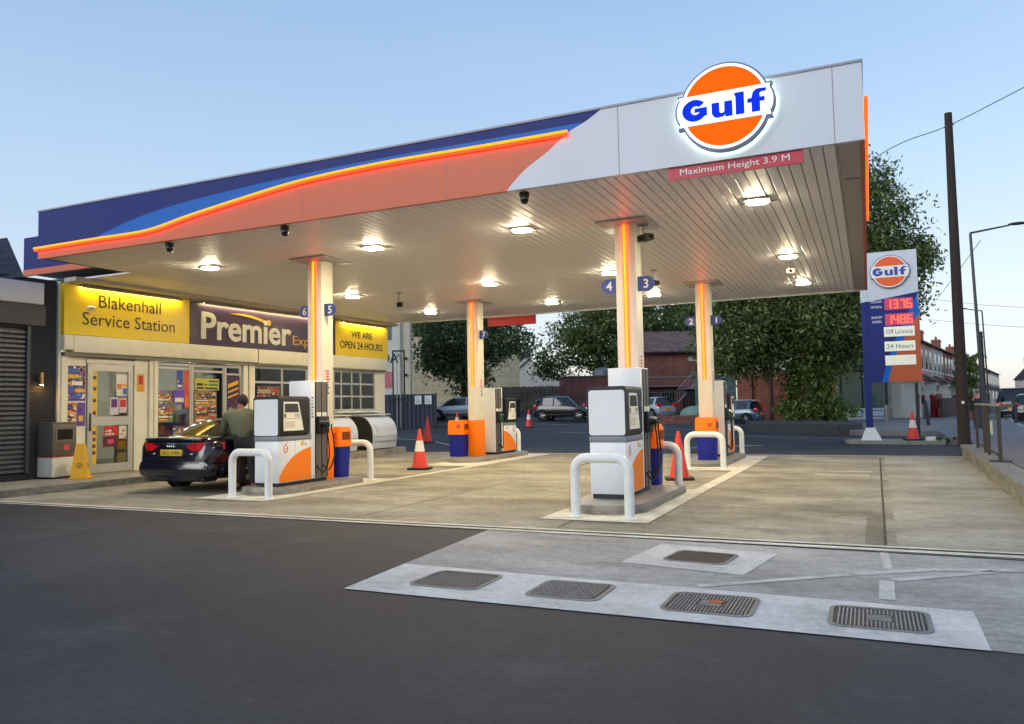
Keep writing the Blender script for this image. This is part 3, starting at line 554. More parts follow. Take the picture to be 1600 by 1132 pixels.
# goods and lights inside
sp('ceiling_tube', MB().box(2.6, 0.9, 2.86, 3.5, 1.0, 2.9).box(3.7, 1.6, 2.86, 5.0, 1.72, 2.9).box(6.0, 1.6, 2.86, 7.6, 1.72, 2.9).box(9.2, 1.8, 2.86, 11, 1.92, 2.9).box(0.9, 2.6, 2.86, 1.8, 2.72, 2.9), mat('shop_tube', (255, 250, 235), 0.4, emit=22))
goods_cols = [(200, 40, 40), (230, 180, 40), (60, 100, 180), (90, 50, 120), (230, 225, 210), (60, 130, 70), (230, 120, 40), (40, 40, 50), (180, 150, 120), (210, 80, 120)]
gm = [mat('goods_%s' % n, c, 0.4, var=0.1) for n, c in zip('red yellow blue purple white green orange black tan pink'.split(), goods_cols)]
rr = random.Random(11)
def shelf(s0, s1, y, n, seed):
    t = sp('shelf_unit', MB().box(s0, y+0.3, 0.14, s1, y+0.34, 2.1), mat('shelf_grey', (130, 128, 124), 0.5)); r_ = random.Random(seed)
    b = MB(); gd = MB()
    for k in range(6):
        z = 0.25+k*0.32; b.box(s0, y, z, s1, y+0.298, z+0.02); x = s0+0.03
        while x < s1-0.12:
            w = r_.uniform(0.06, 0.16); h = r_.uniform(0.1, 0.25); gd.box(x, y+0.02, z+0.022, x+w, y+0.25, z+0.022+h, r_.randrange(10)); x += w+0.012
    b.build('shelf', mat('shelf_grey', (130, 128, 124)), t, smooth=0); o = gd.build('goods', gm, t, smooth=0); o['kind'] = 'stuff'
shelf(2.5, 5.1, 1.3, 6, 1); shelf(5.7, 7.8, 1.6, 6, 2); shelf(9.05, 11.1, 1.0, 6, 3); shelf(0.5, 2.2, 2.4, 6, 4)
# posters stuck to the glass: each a thing
def busy_mat(base):
    nm = 'busy_print_%d_%d_%d' % base
    if nm in MATS: return MATS[nm]
    m = bpy.data.materials.new(nm); m.use_nodes = True; n = m.node_tree.nodes; L = m.node_tree.links; b = n['Principled BSDF']
    tc = n.new('ShaderNodeTexCoord'); mp = n.new('ShaderNodeMapping'); mp.inputs['Scale'].default_value = (1.0, 1.0, 1.7); L.new(tc.outputs['Object'], mp.inputs[0])
    v = n.new('ShaderNodeTexVoronoi'); v.inputs['Scale'].default_value = 17; v.distance = 'CHEBYCHEV'; L.new(mp.outputs[0], v.inputs['Vector'])
    cr = n.new('ShaderNodeValToRGB'); cr.color_ramp.interpolation = 'CONSTANT'; e = cr.color_ramp.elements; sp_ = n.new('ShaderNodeSeparateColor'); L.new(v.outputs['Color'], sp_.inputs[0]); L.new(sp_.outputs[0], cr.inputs[0])
    e[0].color = (*lin(base), 1); e[1].position = 0.9; e[1].color = (*lin((235, 230, 215)), 1)
    for p, c in ((0.44, (190, 160, 70)), (0.55, (150, 56, 50)), (0.62, (48, 40, 62)), (0.74, (190, 130, 70)), (0.80, (86, 104, 80))): q = e.new(p); q.color = (*lin(c), 1)
    no = n.new('ShaderNodeTexNoise'); no.inputs['Scale'].default_value = 60; L.new(mp.outputs[0], no.inputs['Vector']); mx = n.new('ShaderNodeMixRGB'); mx.blend_type = 'OVERLAY'; mx.inputs[0].default_value = 0.8; L.new(cr.outputs[0], mx.inputs[1]); L.new(no.outputs['Fac'], mx.inputs[2])
    L.new(mx.outputs[0], b.inputs['Base Color']); b.inputs['Roughness'].default_value = 0.4; MATS[nm] = m; return m
def poster(name, label, s0, s1, z0, z1, base, blocks, seed=0, y=-0.012):
    t = thing(name, label, 'poster', (0, 0, 0)); t.location = (-16+SU[0]*s0, 11.35+SU[1]*s0, 0); t.rotation_euler.z = SA
    MB().box(0, y, z0, s1-s0, y+0.006, z1).build('sheet', mat('poster_%d_%d_%d' % base, base, 0.45, var=0.06, scale=8), t, smooth=0)
    r_ = random.Random(seed); b = MB(); w, h = s1-s0, z1-z0
    if len(blocks) > 7: MB().box(0.02*w, y-0.0012, z0+0.02*h, 0.98*w, y-0.0004, z1-0.02*h).build('picture', busy_mat(base), t, smooth=0)
    for k, (a, c, d, e, ci) in enumerate(blocks): b.box(a*w, y-0.0025-0.0006*k, z0+c*h, d*w, y-0.0014-0.0006*k+0.0003, z0+e*h, ci)
    b.build('print', gm, t, smooth=0); return t
SU = (math.cos(SA), math.sin(SA))
def rb(seed, n, rows, cols=(0, 1, 4, 6, 2, 3)):
    """a printed layout of text lines and pictures, no two blocks on one plane"""
    r_ = random.Random(seed); out = []
    for i in range(rows):
        z0 = 0.04+0.92*i/rows; h = 0.92/rows; x = 0.06
        while x < 0.9:
            w = r_.uniform(0.12, 0.6); 
            if r_.random() < 0.8: out.append((x, z0+h*r_.uniform(0.08, 0.3), min(x+w, 0.95), z0+h*r_.uniform(0.55, 0.9), r_.choice(cols)))
            x += w+0.05
    return out[:n]
poster('purple_poster', 'tall purple poster with yellow offers left of the glass door', 0.19, 0.62, 1.78, 2.56, (84, 62, 150), rb(1, 14, 5, (1, 1, 7, 4, 5, 2)), y=0.028)
poster('offer_poster', 'orange and white offer poster below the purple poster', 0.19, 0.42, 1.22, 1.74, (226, 140, 50), rb(2, 9, 6, (0, 1, 4, 3)), y=0.028)
poster('plain_purple_poster', 'narrow purple poster with a yellow square beside the glass door', 0.43, 0.62, 1.22, 1.74, (92, 64, 152), [(0.2, 0.2, 0.75, 0.45, 1), (0.2, 0.6, 0.7, 0.75, 3)], y=0.028)
poster('red_door_poster', 'bright red sheet low on the glass door', 1.1, 1.42, 0.98, 1.2, (205, 36, 40), rb(4, 5, 3, (4, 4, 0)), y=0.02)
poster('heart_poster', 'dark maroon sheet with a heart below the red sheet on the door', 1.06, 1.43, 0.72, 0.97, (96, 26, 34), [(0.3, 0.3, 0.7, 0.7, 9)], y=0.02)
poster('pale_notice', 'pale notice low on the hinge side of the glass door', 1.46, 1.65, 0.9, 1.2, (214, 210, 196), rb(6, 5, 4, (4, 8)), y=0.02)
poster('purple_ring_notice', 'white sheet with a mauve ring on the glass door', 1.22, 1.44, 1.46, 1.86, (206, 200, 204), [(0.15, 0.42, 0.85, 0.9, 3)], y=0.02)
poster('red_notice', 'small red and white notice beside the ring sheet on the door', 1.46, 1.65, 1.5, 1.84, (214, 190, 186), [(0.1, 0.4, 0.9, 0.9, 0)], y=0.02)
poster('white_notice', 'white notice with blue corner high on the glass door', 1.38, 1.66, 1.9, 2.4, (222, 220, 212), [(0.6, 0.05, 0.95, 0.35, 2), (0.05, 0.3, 0.5, 0.55, 6), (0.55, 0.4, 0.95, 0.55, 1)], y=0.02)
poster('orange_notice', 'orange notice on the cream panel right of the door', 1.9, 2.1, 2.0, 2.42, (226, 160, 40), [(0.2, 0.4, 0.8, 0.9, 0)], y=-0.012)
poster('window_poster', 'purple and yellow offer poster in the window nearest the door', 2.95, 3.32, 0.55, 1.15, (102, 60, 140), rb(11, 8, 5, (1, 6, 4, 0)), y=0.03)
poster('violet_lit_poster', 'violet and white lit poster in the window nearest the door', 2.98, 3.3, 1.72, 2.06, (110, 66, 190), [(0.1, 0.08, 0.9, 0.4, 4)], y=0.03)
poster('blue_bottle_banner', 'blue bottle shaped banner hanging high in the window', 3.08, 3.24, 2.08, 2.55, (44, 80, 170), rb(13, 6, 4, (4, 0, 2)), y=0.03)
poster('red_strip_banner', 'tall red and orange strip hanging in the window', 3.30, 3.43, 1.6, 2.56, (214, 78, 60), [(0.1, 0.05, 0.9, 0.3, 6)], y=0.03)
poster('snack_poster', 'busy snack picture poster in the first window', 2.52, 2.95, 1.25, 1.95, (120, 118, 92), rb(15, 22, 9), y=0.03)
poster('lime_banner', 'lime yellow banner across the sliding window', 3.62, 4.4, 2.06, 2.36, (196, 190, 60), rb(16, 6, 3, (7, 7, 5)), y=0.022)
poster('collage_poster', 'crowded brown and gold collage filling the sliding window', 3.6, 4.32, 0.9, 2.02, (146, 116, 70), rb(17, 60, 14, (0, 1, 3, 4, 7, 8, 6)), y=0.022)
pc = poster('purple_script_poster', 'dark purple poster with slanting yellow script behind the man', 4.67, 5.12, 1.1, 2.45, (70, 36, 66), [], y=0.03)
for k, (z, h) in enumerate(((2.12, 0.1), (1.98, 0.05), (1.84, 0.045))):
    MB().prism([(0.04, z), (0.4, z+0.12), (0.4, z+0.12+h), (0.04, z+h)], 0.024, 0.0285).build('script_line', gm[1], pc, smooth=0)
MB().lathe([(0.1, 0), (0.1, 0.004)], seg=20).build('print', gm[8], pc).matrix_local = Matrix.Translation((0.14, 0.028, 1.5)) @ Matrix.Rotation(R(90), 4, 'X')
poster('brown_poster', 'brown food picture poster behind the pump head', 5.75, 6.65, 1.2, 2.2, (90, 66, 60), rb(19, 14, 5, (8, 7, 4, 0)), y=0.022)
# shop signs
def sign(name, label, s0, s1, m):
    t = thing(name, label, 'shop sign', (-16+SU[0]*s0, 11.35+SU[1]*s0, 0), SA)
    MB().box(0, -0.13, 3.235, s1-s0, 0.06, 4.35, 0, 0.006, 1).build('panel', m, t); return t
yel = mat('sign_yellow', (238, 204, 8), 0.35, var=0.03, scale=2); pur = mat('sign_purple', (60, 42, 74), 0.35, var=0.05, scale=2)
tl_w = mat('trough_tube_warm', (255, 236, 170), 0.4, emit=38.0, ecol=(255, 236, 170))
ink = mat('sign_ink', (60, 50, 40), 0.5)
def trough(t, a, b): 
    MB().box(a, -0.24, 4.315, b, -0.135, 4.345).box(a, -0.245, 4.285, b, -0.236, 4.3145).build('light_hood', mat('hood', (150, 142, 130), 0.5), t); MB().box(a+0.02, -0.228, 4.302, b-0.02, -0.205, 4.3135).build('light_tube', tl_w, t)
s1 = sign('yellow_shop_sign', 'yellow sign with thin dark lettering above the glass door', 0.0, 3.31, yel); trough(s1, 0.35, 3.0)
text_mb('Blakenhall', 1.64, None, 0.0, 0.004, (1.63, -0.1315, 4.04)).build('lettering', ink, s1, smooth=0)
text_mb('Service Station', 2.44, None, 0.0, 0.004, (1.64, -0.1315, 3.62)).build('lettering', ink, s1, smooth=0)
al = thing('alarm_box', 'small white dome alarm on the yellow sign above the door', 'alarm', (-16+SU[0]*0.62+0.13, 11.35+SU[1]*0.62, 3.86), SA)
MB().ell((0, 0, 0), (0.11, 0.05, 0.06)).build('cover', white_paint, al); MB().box(-0.06, -0.055, -0.02, 0.05, -0.045, 0.015).build('badge', grey_metal, al)
s2_ = sign('purple_shop_sign', 'long dark purple sign with bold white lettering, behind a pillar', 3.32, 8.95, pur); trough(s2_, 0.35, 5.2)
text_mb('Premier', 3.28, 0.72, 0.022, 0.03, (1.98, -0.1315, 3.74)).build('lettering', mat('letter_white', (232, 226, 214), 0.4), s2_, smooth=0)
text_mb('Express', 1.55, 0.36, 0.0, 0.004, (4.48, -0.1315, 3.53)).build('lettering', mat('letter_gold', (214, 168, 40), 0.4), s2_, smooth=0)
sw = MB(); c_ = [(1.32, 4.13), (1.7, 4.14), (2.1, 4.11), (2.42, 4.05), (2.66, 3.98)]; w_s = [0.004, 0.02, 0.032, 0.04, 0.05]
cs = [(v.x, v.y) for v in xsec([Vector(p) for p in c_], 4)]; ws = np.interp(range(len(cs)), np.linspace(0, len(cs)-1, 5), w_s)
sw.prism([(a, c+w) for (a, c), w in zip(cs, ws)]+[(a, c-w) for (a, c), w in list(zip(cs, ws))[::-1]], -0.150, -0.1315); sw.prism(arc(2.72, 4.0, 0.085, 0.085, 0, 345, 20), -0.155, -0.1515)
sw.build('swoosh', mat('letter_gold2', (236, 184, 40), 0.4), s2_)
s3_ = sign('small_yellow_sign', 'yellow opening hours sign at the far end of the shop front', 8.96, 11.74, yel); trough(s3_, 0.3, 2.6)
text_mb('WE ARE', 1.1, 0.22, 0.012, 0.004, (1.34, -0.1315, 3.96)).build('lettering', ink, s3_, smooth=0)
text_mb('OPEN 24 HOURS', 2.25, 0.24, 0.012, 0.004, (1.34, -0.1315, 3.6)).build('lettering', ink, s3_, smooth=0)
# ------------------------------------------------------------ shuttered building on the left
sb = thing('shuttered_building', 'dark grey building with a closed roller shutter and slate roof', 'building', (-16, 11.35, 0), SA)
dwall = brick_mat('dark_painted_brick', (44, 46, 54), (38, 40, 48), (30, 32, 38), 1.0, 0.225, 0.075)
sl_ = MB().box(-0.62, 0.05, 0.1, -0.06, 6, 4.4).box(-7, 0.35, 0.1, -0.63, 6, 3.3).box(-7, 0.06, 3.31, -0.63, 6, 4.4).box(-7, 0.05, 0.1, -0.63, 0.34, 0.26); sl_.build('wall', dwall, sb)
MB().box(-7, -0.06, 3.83, -0.40, 0.04, 4.29, 0, 0.01).build('white_band', mat('band_white', (200, 204, 212), 0.4, var=0.04), sb)
MB().box(-7, -0.02, 3.38, -0.34, 0.045, 3.82).build('grey_band', mat('band_grey', (72, 72, 74), 0.6, var=0.05), sb)
sh = MB(); z = 0.27
while z < 3.27: sh.prism([(0.10, z), (0.05, z+0.03), (0.05, z+0.075), (0.10, z+0.098)], -6.9, -0.70, 0, 'x'); z += 0.1
sh.build('shutter', mat('shutter_dark', (92, 94, 100), 0.45, 0.3, var=0.08), sb, smooth=0)
MB().box(-0.70, 0.0, 0.27, -0.63, 0.12, 3.37).box(-7, 0.12, 0.27, -0.71, 0.3, 3.3).build('shutter_guide', mat('shutter_frame', (60, 62, 68), 0.5), sb)
rf = MB(); slate = mat('slate', (66, 68, 74), 0.6, var=0.3, scale=3)
for k in range(6):
    za, zb_ = 4.40+k*0.145, 4.40+(k+1)*0.145+0.02; xa, xb = -7.2+0*k, -0.80
    q0 = 0.10*k; rf.add([(xa, q0, za-2.2+0.0), (xb, q0, za), (xb, q0+0.12, zb_), (xa, q0+0.12, zb_-2.2), (xa, q0+0.05, za-2.2), (xb, q0+0.05, za), (xb, q0+0.16, zb_), (xa, q0+0.16, zb_-2.2)], [(0, 1, 2, 3), (7, 6, 5, 4), (0, 4, 5, 1), (1, 5, 6, 2), (2, 6, 7, 3), (3, 7, 4, 0)])
rf.build('roof', slate, sb, smooth=0)
wlp = thing('wall_lamp', 'small brass wall lamp shining down on dark painted brick', 'wall lamp', (-16.02, 10.93, 2.12), SA)
MB().tube([(0, -0.06, 0), (0, -0.06, 0.26)], 0.035, 12).box(-0.02, -0.03, 0.1, 0.02, 0.08, 0.16).build('body', mat('brass', (190, 150, 90), 0.35, 0.6), wlp)
MB().lathe([(0.03, -0.006), (0.03, -0.002)], (0, -0.06, 0), 12).build('bulb', mat('wall_bulb', (255, 210, 130), 0.4, emit=160, ecol=(255, 190, 100)), wlp)
# waste bin and wet-floor sign on the shop pavement
wb = thing('waste_bin', 'tall grey and white waste bin with a red stripe by the shop door', 'bin', (-15.87, 11.22, 0.13), 0.04)
MB().box(-0.24, -0.28, 0.04, 0.24, 0.28, 0.45, 0, 0.012).build('base', mat('bin_cream', (222, 216, 200), 0.4, var=0.05), wb)
MB().box(-0.245, -0.285, 0.452, 0.245, 0.285, 0.475).build('stripe', mat('stripe_red', (196, 50, 44), 0.4), wb)
MB().box(-0.24, -0.28, 0.477, 0.24, 0.28, 1.16, 0, 0.012).box(-0.25, -0.29, 1.155, 0.25, 0.29, 1.19, 0, 0.01).build('hood', mat('bin_grey', (96, 90, 80), 0.45, var=0.06), wb)
MB().box(0.241, -0.22, 0.78, 0.25, 0.22, 1.08).build('opening_frame', mat('bin_frame', (110, 102, 88), 0.5), wb)
MB().box(0.2505, -0.18, 0.82, 0.253, 0.18, 1.04).build('opening', mat('bin_hole', (10, 10, 10), 0.9), wb)
MB().box(0.2415, -0.02, 0.6, 0.244, 0.1, 0.7).build('sticker', mat('bin_sticker', (220, 70, 80), 0.4), wb)
MB().box(-0.22, -0.26, 0.0, 0.22, 0.26, 0.038).build('foot', black_plastic, wb)
wf = thing('wet_floor_sign', 'yellow four sided plastic warning cone by the shop door', 'warning cone', (-15.15, 11.25, 0.13), 0.75)
wy = mat('warning_yellow', (238, 178, 10), 0.4, var=0.04)
def frus(a, b, z0, z1): return MB().add([(-a, -a, z0), (a, -a, z0), (a, a, z0), (-a, a, z0), (-b, -b, z1), (b, -b, z1), (b, b, z1), (-b, b, z1)], [(3, 2, 1, 0), (4, 5, 6, 7), (0, 1, 5, 4), (1, 2, 6, 5), (2, 3, 7, 6), (3, 0, 4, 7)])
frus(0.165, 0.08, 0.035, 0.73).build('body', wy, wf, smooth=0); MB().box(-0.2, -0.2, 0, 0.2, 0.2, 0.033, 0, 0.01).build('foot', wy, wf)
for a in (0, 90, 180, 270):
    q = MB().lathe([(0.055, 0), (0.055, 0.003), (0.04, 0.003), (0.04, 0)], seg=18, caps=False).box(-0.005, -0.04, 0.0005, 0.005, 0.04, 0.003).build('symbol', mat('symbol_dark', (120, 80, 20), 0.5), wf)
    q.matrix_local = Matrix.Rotation(R(a), 4, 'Z') @ Matrix.Translation((0, -0.138, 0.28)) @ Matrix.Rotation(R(90-7), 4, 'X')
# ------------------------------------------------------------ pump islands, pumps, hoops, bins, cones
isl_top = mat('island_steel', (150, 148, 142), 0.45, 0.4, var=0.2, scale=5); isl_c = surface_mat('island_concrete', (140, 134, 122), (112, 106, 94), (160, 154, 142), 0.8, 1.5, 60)
def island(label, x0, x1, y0, y1):
    t = thing('pump_island', label, 'kerb island', (0, 0, 0), 0, 'raised pump islands')
    def stad(k): return arc((x0+x1)/2, y0+0.5, (x1-x0)/2-k, 0.5-k, 180, 360, 14)+[(x1-k, y1-0.12), (x1-k-0.1, y1-k), (x0+k+0.1, y1-k), (x0+k, y1-0.12)]
    MB().prism(stad(0), 0.0, 0.074, 0, 'z').build('lower_kerb', isl_c, t); MB().prism(stad(0.012), 0.0745, 0.13, 0, 'z').build('upper_kerb', isl_top, t)
    return t
island('pump island with the car beside it, near the shop', -10.32, -9.25, 10.5, 13.15)
island('pump island nearest the camera, between two white hoops', -3.88, -2.78, 9.95, 13.0)
island('pump island in front of the dark ivy tree', -4.1, -3.05, 18.15, 21.7)
island('pump island beside the silver bunkers, farthest from the camera', -10.55, -9.45, 18.3, 21.9)
pump_w = mat('pump_white', (226, 228, 230), 0.35, var=0.03, scale=3); pump_cream = mat('pump_cream', (236, 232, 216), 0.4, var=0.03)
hose_m = mat('hose_rubber', (16, 16, 18), 0.5); pump_orange = mat('pump_orange', (246, 128, 22), 0.45, spec=0.3); chan = mat('channel_grey', (112, 106, 100), 0.4, 0.4, var=0.08)
green_pl = mat('nozzle_green', (20, 96, 66), 0.4)
def fuel_pump(label, x, y, rz, logo=True):
    t = thing('fuel_pump', label, 'fuel pump', (x, y, 0.13), rz, 'fuel pumps on the forecourt')
    MB().box(-0.24, 0.02, 0.0, 0.24, 1.38, 0.06).build('plinth', black_plastic, t)
    MB().box(-0.27, 0, 0.062, 0.27, 0.895, 0.80, 0, 0.012).build('lower_cabinet', pump_w, t)
    MB().box(-0.275, -0.008, 0.803, 0.275, 0.897, 0.885, 0, 0.008).build('belt', mat('belt_grey', (124, 130, 138), 0.45, var=0.05), t)
    MB().prism(rrect(-0.30, 0.888, 0.30, 1.60, 0.06), 0.0, 0.80).build('display_head', black_plastic, t)
    MB().prism(rrect(-0.268, 0.90, 0.268, 1.545, 0.04), -0.012, -0.001).build('end_panel', pump_w, t)
    MB().box(-0.255, 0.90, 0.062, 0.255, 1.395, 1.90, 0, 0.01).build('hose_column', pump_w, t)
    for s in (1, -1):
        sx = lambda a: s*a
        cv = [(0.02, 0.075)]+[(v.x, v.y) for v in xsec([Vector((0.02, 0.16)), Vector((0.16, 0.34)), Vector((0.40, 0.52)), Vector((0.68, 0.625)), Vector((0.885, 0.665))], 5)]+[(0.885, 0.075)]
        MB().prism(cv, sx(0.2705), sx(0.2735), 0, 'x').build('orange_flash', pump_orange, t)
        if logo:
            lg = MB(); o, i = arc(0.19, 0.66, 0.06, 0.075, 60, 400, 24), arc(0.19, 0.66, 0.042, 0.055, 400, 60, 24)
            lg.prism(o+i, sx(0.271), sx(0.2735), 0, 'x').prism([(0.2, 0.745), (0.245, 0.775), (0.235, 0.75), (0.21, 0.735)], sx(0.271), sx(0.2735), 0, 'x').box(sx(0.271), 0.17, 0.653, sx(0.2735), 0.22, 0.667)
            lg.build('fruit_logo', mat('logo_red', (220, 70, 44), 0.4), t, smooth=0)
        MB().box(sx(0.2705), 0.72, 0.70, sx(0.276), 0.735, 0.74).build('lock', black_plastic, t)
        dp = MB().prism([(0.10, 1.50), (0.50, 1.50), (0.64, 0.98), (0.10, 0.98)], sx(0.3005), sx(0.306), 0, 'x').build('display_panel', pump_cream, t)
        MB().prism([(0.13, 1.465), (0.47, 1.465), (0.51, 1.31), (0.13, 1.31)], sx(0.3065), sx(0.309), 0, 'x').build('screen', mat('screen_dark', (58, 58, 56), 0.15, spec=0.7), dp)
        MB().box(sx(0.3065), 0.12, 1.195, sx(0.309), 0.56, 1.202).box(sx(0.3065), 0.11, 1.22, sx(0.311), 0.16, 1.285).build('display_trim', mat('trim_dark', (110, 104, 92), 0.5), dp, smooth=0)
        kp = MB(); kc = random.Random(9)
        for r__ in range(3):
            for c__ in range(3): kp.box(sx(0.3065), 0.40+c__*0.045, 1.225+r__*0.022, sx(0.310), 0.432+c__*0.045, 1.24+r__*0.022)
        kp.build('keypad', mat('key_grey', (150, 146, 136), 0.5), dp, smooth=0)
        MB().box(sx(0.3065), 0.14, 1.03, sx(0.308), 0.40, 1.15).build('instruction_label', mat('label_pale', (214, 208, 186), 0.5), dp, smooth=0)
        MB().box(sx(0.2705), 0.60, 0.70, sx(0.272), 0.68, 0.775).build('warning_sticker', mat('sticker_amber', (226, 180, 60), 0.5), t, smooth=0)
        MB().box(sx(0.2705), 0.445, 0.075, sx(0.2712), 0.45, 0.795).build('panel_seam', mat('seam_grey', (150, 150, 150), 0.6), t, smooth=0)
        ls = MB()
        for q__ in range(7): ls.box(sx(0.2555), 0.925, 1.20+q__*0.06, sx(0.2575), 0.985-0.012*(q__ % 3), 1.235+q__*0.06)
        ls.build('column_print', mat('print_slate', (96, 104, 116), 0.5), t, smooth=0)
        # hose channel with two nozzles
        MB().box(sx(0.2555), 1.02, 0.07, sx(0.262), 1.385, 1.88).build('hose_channel', chan, t)
        MB().box(sx(0.2625), 1.02, 0.07, sx(0.268), 1.045, 1.88).box(sx(0.2625), 1.20, 0.07, sx(0.268), 1.215, 1.88).box(sx(0.2625), 1.365, 0.07, sx(0.268), 1.385, 1.88).build('channel_rib', black_plastic, t, smooth=0)
        MB().box(sx(0.263), 1.05, 0.90, sx(0.33), 1.36, 1.22, 0, 0.01).build('nozzle_boot', black_plastic, t)
        MB().box(sx(0.2625), 1.06, 1.225, sx(0.27), 1.19, 1.3).box(sx(0.2625), 1.225, 1.225, sx(0.27), 1.355, 1.3).build('grade_label', pump_cream, t, smooth=0)
        for k, (yy, hm) in enumerate(((1.12, black_plastic), (1.28, green_pl))):
            nz = MB().tube([(sx(0.335), yy+0.03, 1.02), (sx(0.37), yy+0.01, 1.05), (sx(0.40), yy-0.02, 1.10)], [0.022, 0.026, 0.02], 8).tube([(sx(0.40), yy+0.05, 0.98), (sx(0.43), yy+0.02, 1.07)], 0.016, 8).build('nozzle', hm, t)
            MB().tube([(sx(0.335), yy-0.06, 1.12), (sx(0.36), yy-0.02, 1.14), (sx(0.395), yy-0.015, 1.11)], 0.012, 8).build('spout', steel, nz)
            dpth = 0.17+0.04*k
            MB().tube(xsec([(sx(0.40), yy+0.05, 0.99), (sx(0.41), yy+0.10, 0.80), (sx(0.42), yy+0.12, 0.50), (sx(0.40), yy+0.08, dpth+0.12), (sx(0.36), yy+0.02, dpth), (sx(0.30), yy-0.03, dpth+0.06), (sx(0.265), yy-0.04, 0.3)], 5), 0.0135, 7).build('hose', hose_m, t)
    return t
fuel_pump('fuel pump beside the dark blue car, bin and pillar behind it', -9.78, 10.86, 0)
fuel_pump('largest fuel pump, blank white end facing the camera behind a hoop', -3.42, 10.74, 0)
fuel_pump('fuel pump behind the pillar near the ivy tree, display at its far end', -3.55, 21.3, math.pi)
fuel_pump('fuel pump behind the farthest pillar, orange flash facing the open forecourt', -9.95, 21.45, math.pi)
hoop_m = mat('hoop_white', (226, 227, 222), 0.42, var=0.09, scale=7, bump=0.08, bscale=25)
def hoop(label, x0, y0, x1, y1, z=0.0, h=0.84, r=0.064):
    t = thing('hoop_barrier', label, 'hoop barrier', (x0, y0, z), math.atan2(y1-y0, x1-x0), 'white hoop barriers')
    w = math.hypot(x1-x0, y1-y0); b = 0.17; top = h-r
    p = [(0, 0, 0), (0, 0, top-b)]+[(b-b*math.cos(R(a)), 0, top-b+b*math.sin(R(a))) for a in range(10, 91, 10)]+[(w-b+b*math.sin(R(a)), 0, top-b+b*math.cos(R(a))) for a in range(0, 81, 10)]+[(w, 0, top-b), (w, 0, 0)]
    MB().tube(p, r, 16).build('tube', hoop_m, t)
    fl = MB().lathe([(r+0.03, 0.012), (r+0.03, 0.022), (r+0.004, 0.03)], (0, 0, 0), 16).lathe([(r+0.03, 0.012), (r+0.03, 0.022), (r+0.004, 0.03)], (w, 0, 0), 16).build('foot_collar', hoop_m, t)
    return t
hoop('white hoop in front of the pump beside the dark blue car', -9.99, 10.26, -9.14, 10.20)
hoop('white hoop behind the orange and blue bin near the silver bunkers', -10.35, 13.62, -9.46, 13.58)
hoop('largest white hoop, in front of the blank pump end nearest the camera', -3.56, 9.74, -2.82, 9.70)
hoop('white hoop in front of a red traffic cone, behind the nearest pump', -3.75, 13.06, -2.93, 13.02)
hoop('white hoop standing before the blue bin by the ivy tree', -3.76, 17.65, -2.96, 17.56)
hoop('white hoop just behind the pump by the ivy tree', -4.05, 22.08, -3.2, 22.0)
hoop('white hoop at the far end of the farthest pump', -10.8, 22.35, -9.98, 22.3)
hoop('short white hoop standing in front of the dark corrugated fence', -20.9, 29.9, -19.9, 30.4, 0.17)
def fork_bin(label, x, y, rz=0.0):
    t = thing('litter_bin', label, 'litter bin', (x, y, 0.13), rz, 'orange and blue litter bins')
    bw = mat('bin_blue', (24, 34, 136), 0.5, var=0.08, spec=0.25)
    def ring(w, d, z): return [(a, b, z) for a, b in rrect(-w/2, -d/2, w/2, d/2, 0.07)]
    rs = [ring(0.42, 0.36, 0.0), ring(0.47, 0.41, 0.62), ring(0.47, 0.41, 0.64)]; n = len(rs[0]); b = MB()
    b.add(sum(rs, []), [(k*n+i, k*n+(i+1) % n, (k+1)*n+(i+1) % n, (k+1)*n+i) for k in range(2) for i in range(n)]+[tuple(range(n))[::-1], tuple(range(2*n, 3*n))]).build('body', bw, t)
    rs = [ring(0.50, 0.44, 0.605), ring(0.50, 0.44, 0.94), ring(0.44, 0.38, 1.0)]; b = MB()
    b.add(sum(rs, []), [(k*n+i, k*n+(i+1) % n, (k+1)*n+(i+1) % n, (k+1)*n+i) for k in range(2) for i in range(n)]+[tuple(range(n))[::-1], tuple(range(2*n, 3*n))]).build('hood', orange_paint, t)
    MB().box(0.2505, -0.13, 0.74, 0.253, 0.13, 0.9).box(-0.2505, -0.13, 0.74, -0.253, 0.13, 0.9).build('opening', mat('bin_slot', (120, 44, 8), 0.8), t, smooth=0)
    MB().box(0.06, -0.235, 0.78, 0.16, -0.221, 0.88).build('badge', mat('bin_badge', (200, 70, 50), 0.5), t)
    return t
fork_bin('orange and blue bin behind the pillar, in front of the silver bunkers', -9.83, 12.92)
fork_bin('orange and blue bin almost hidden behind the nearest pump hoses', -3.42, 12.92)
fork_bin('orange and blue bin behind a white hoop, by the ivy tree', -3.55, 18.92)
fork_bin('orange and blue bin beside the farthest pillar base', -10.42, 19.2)
cone_red = mat('cone_red', (224, 62, 44), 0.5, var=0.05); cone_white = mat('cone_white', (228, 222, 210), 0.5, var=0.05)
def cone(label, x, y, z, kind, h=0.97, red_=None):
    t = thing('traffic_cone', label, 'traffic cone', (x, y, z), 0.3, 'traffic cones')
    MB().prism(rrect(-0.27, -0.27, 0.27, 0.27, 0.09), 0.0, 0.045, 0, 'z').build('base', rubber, t)
    def rad(q): return 0.19-(0.19-0.028)*q
    def seg(a, b): return [(rad(a), 0.046+a*(h-0.046)), (rad(b), 0.046+b*(h-0.046))]
    if kind == 'plain': MB().lathe(seg(0, 1)+[(0.01, h+0.005)], seg=24).build('body', cone_red, t)
    else:
        MB().lathe(seg(0, 0.42), seg=24).lathe(seg(0.70, 1)+[(0.01, h+0.005)], seg=24).build('body', cone_red, t); MB().lathe([(r_+0.003, z_) for r_, z_ in seg(0.4205, 0.6995)], seg=24).build('white_sleeve', cone_white, t)
    return t
cone('red and white cone standing alone on the concrete near the silver bunkers', -9.93, 16.31, 0.004, 'band')
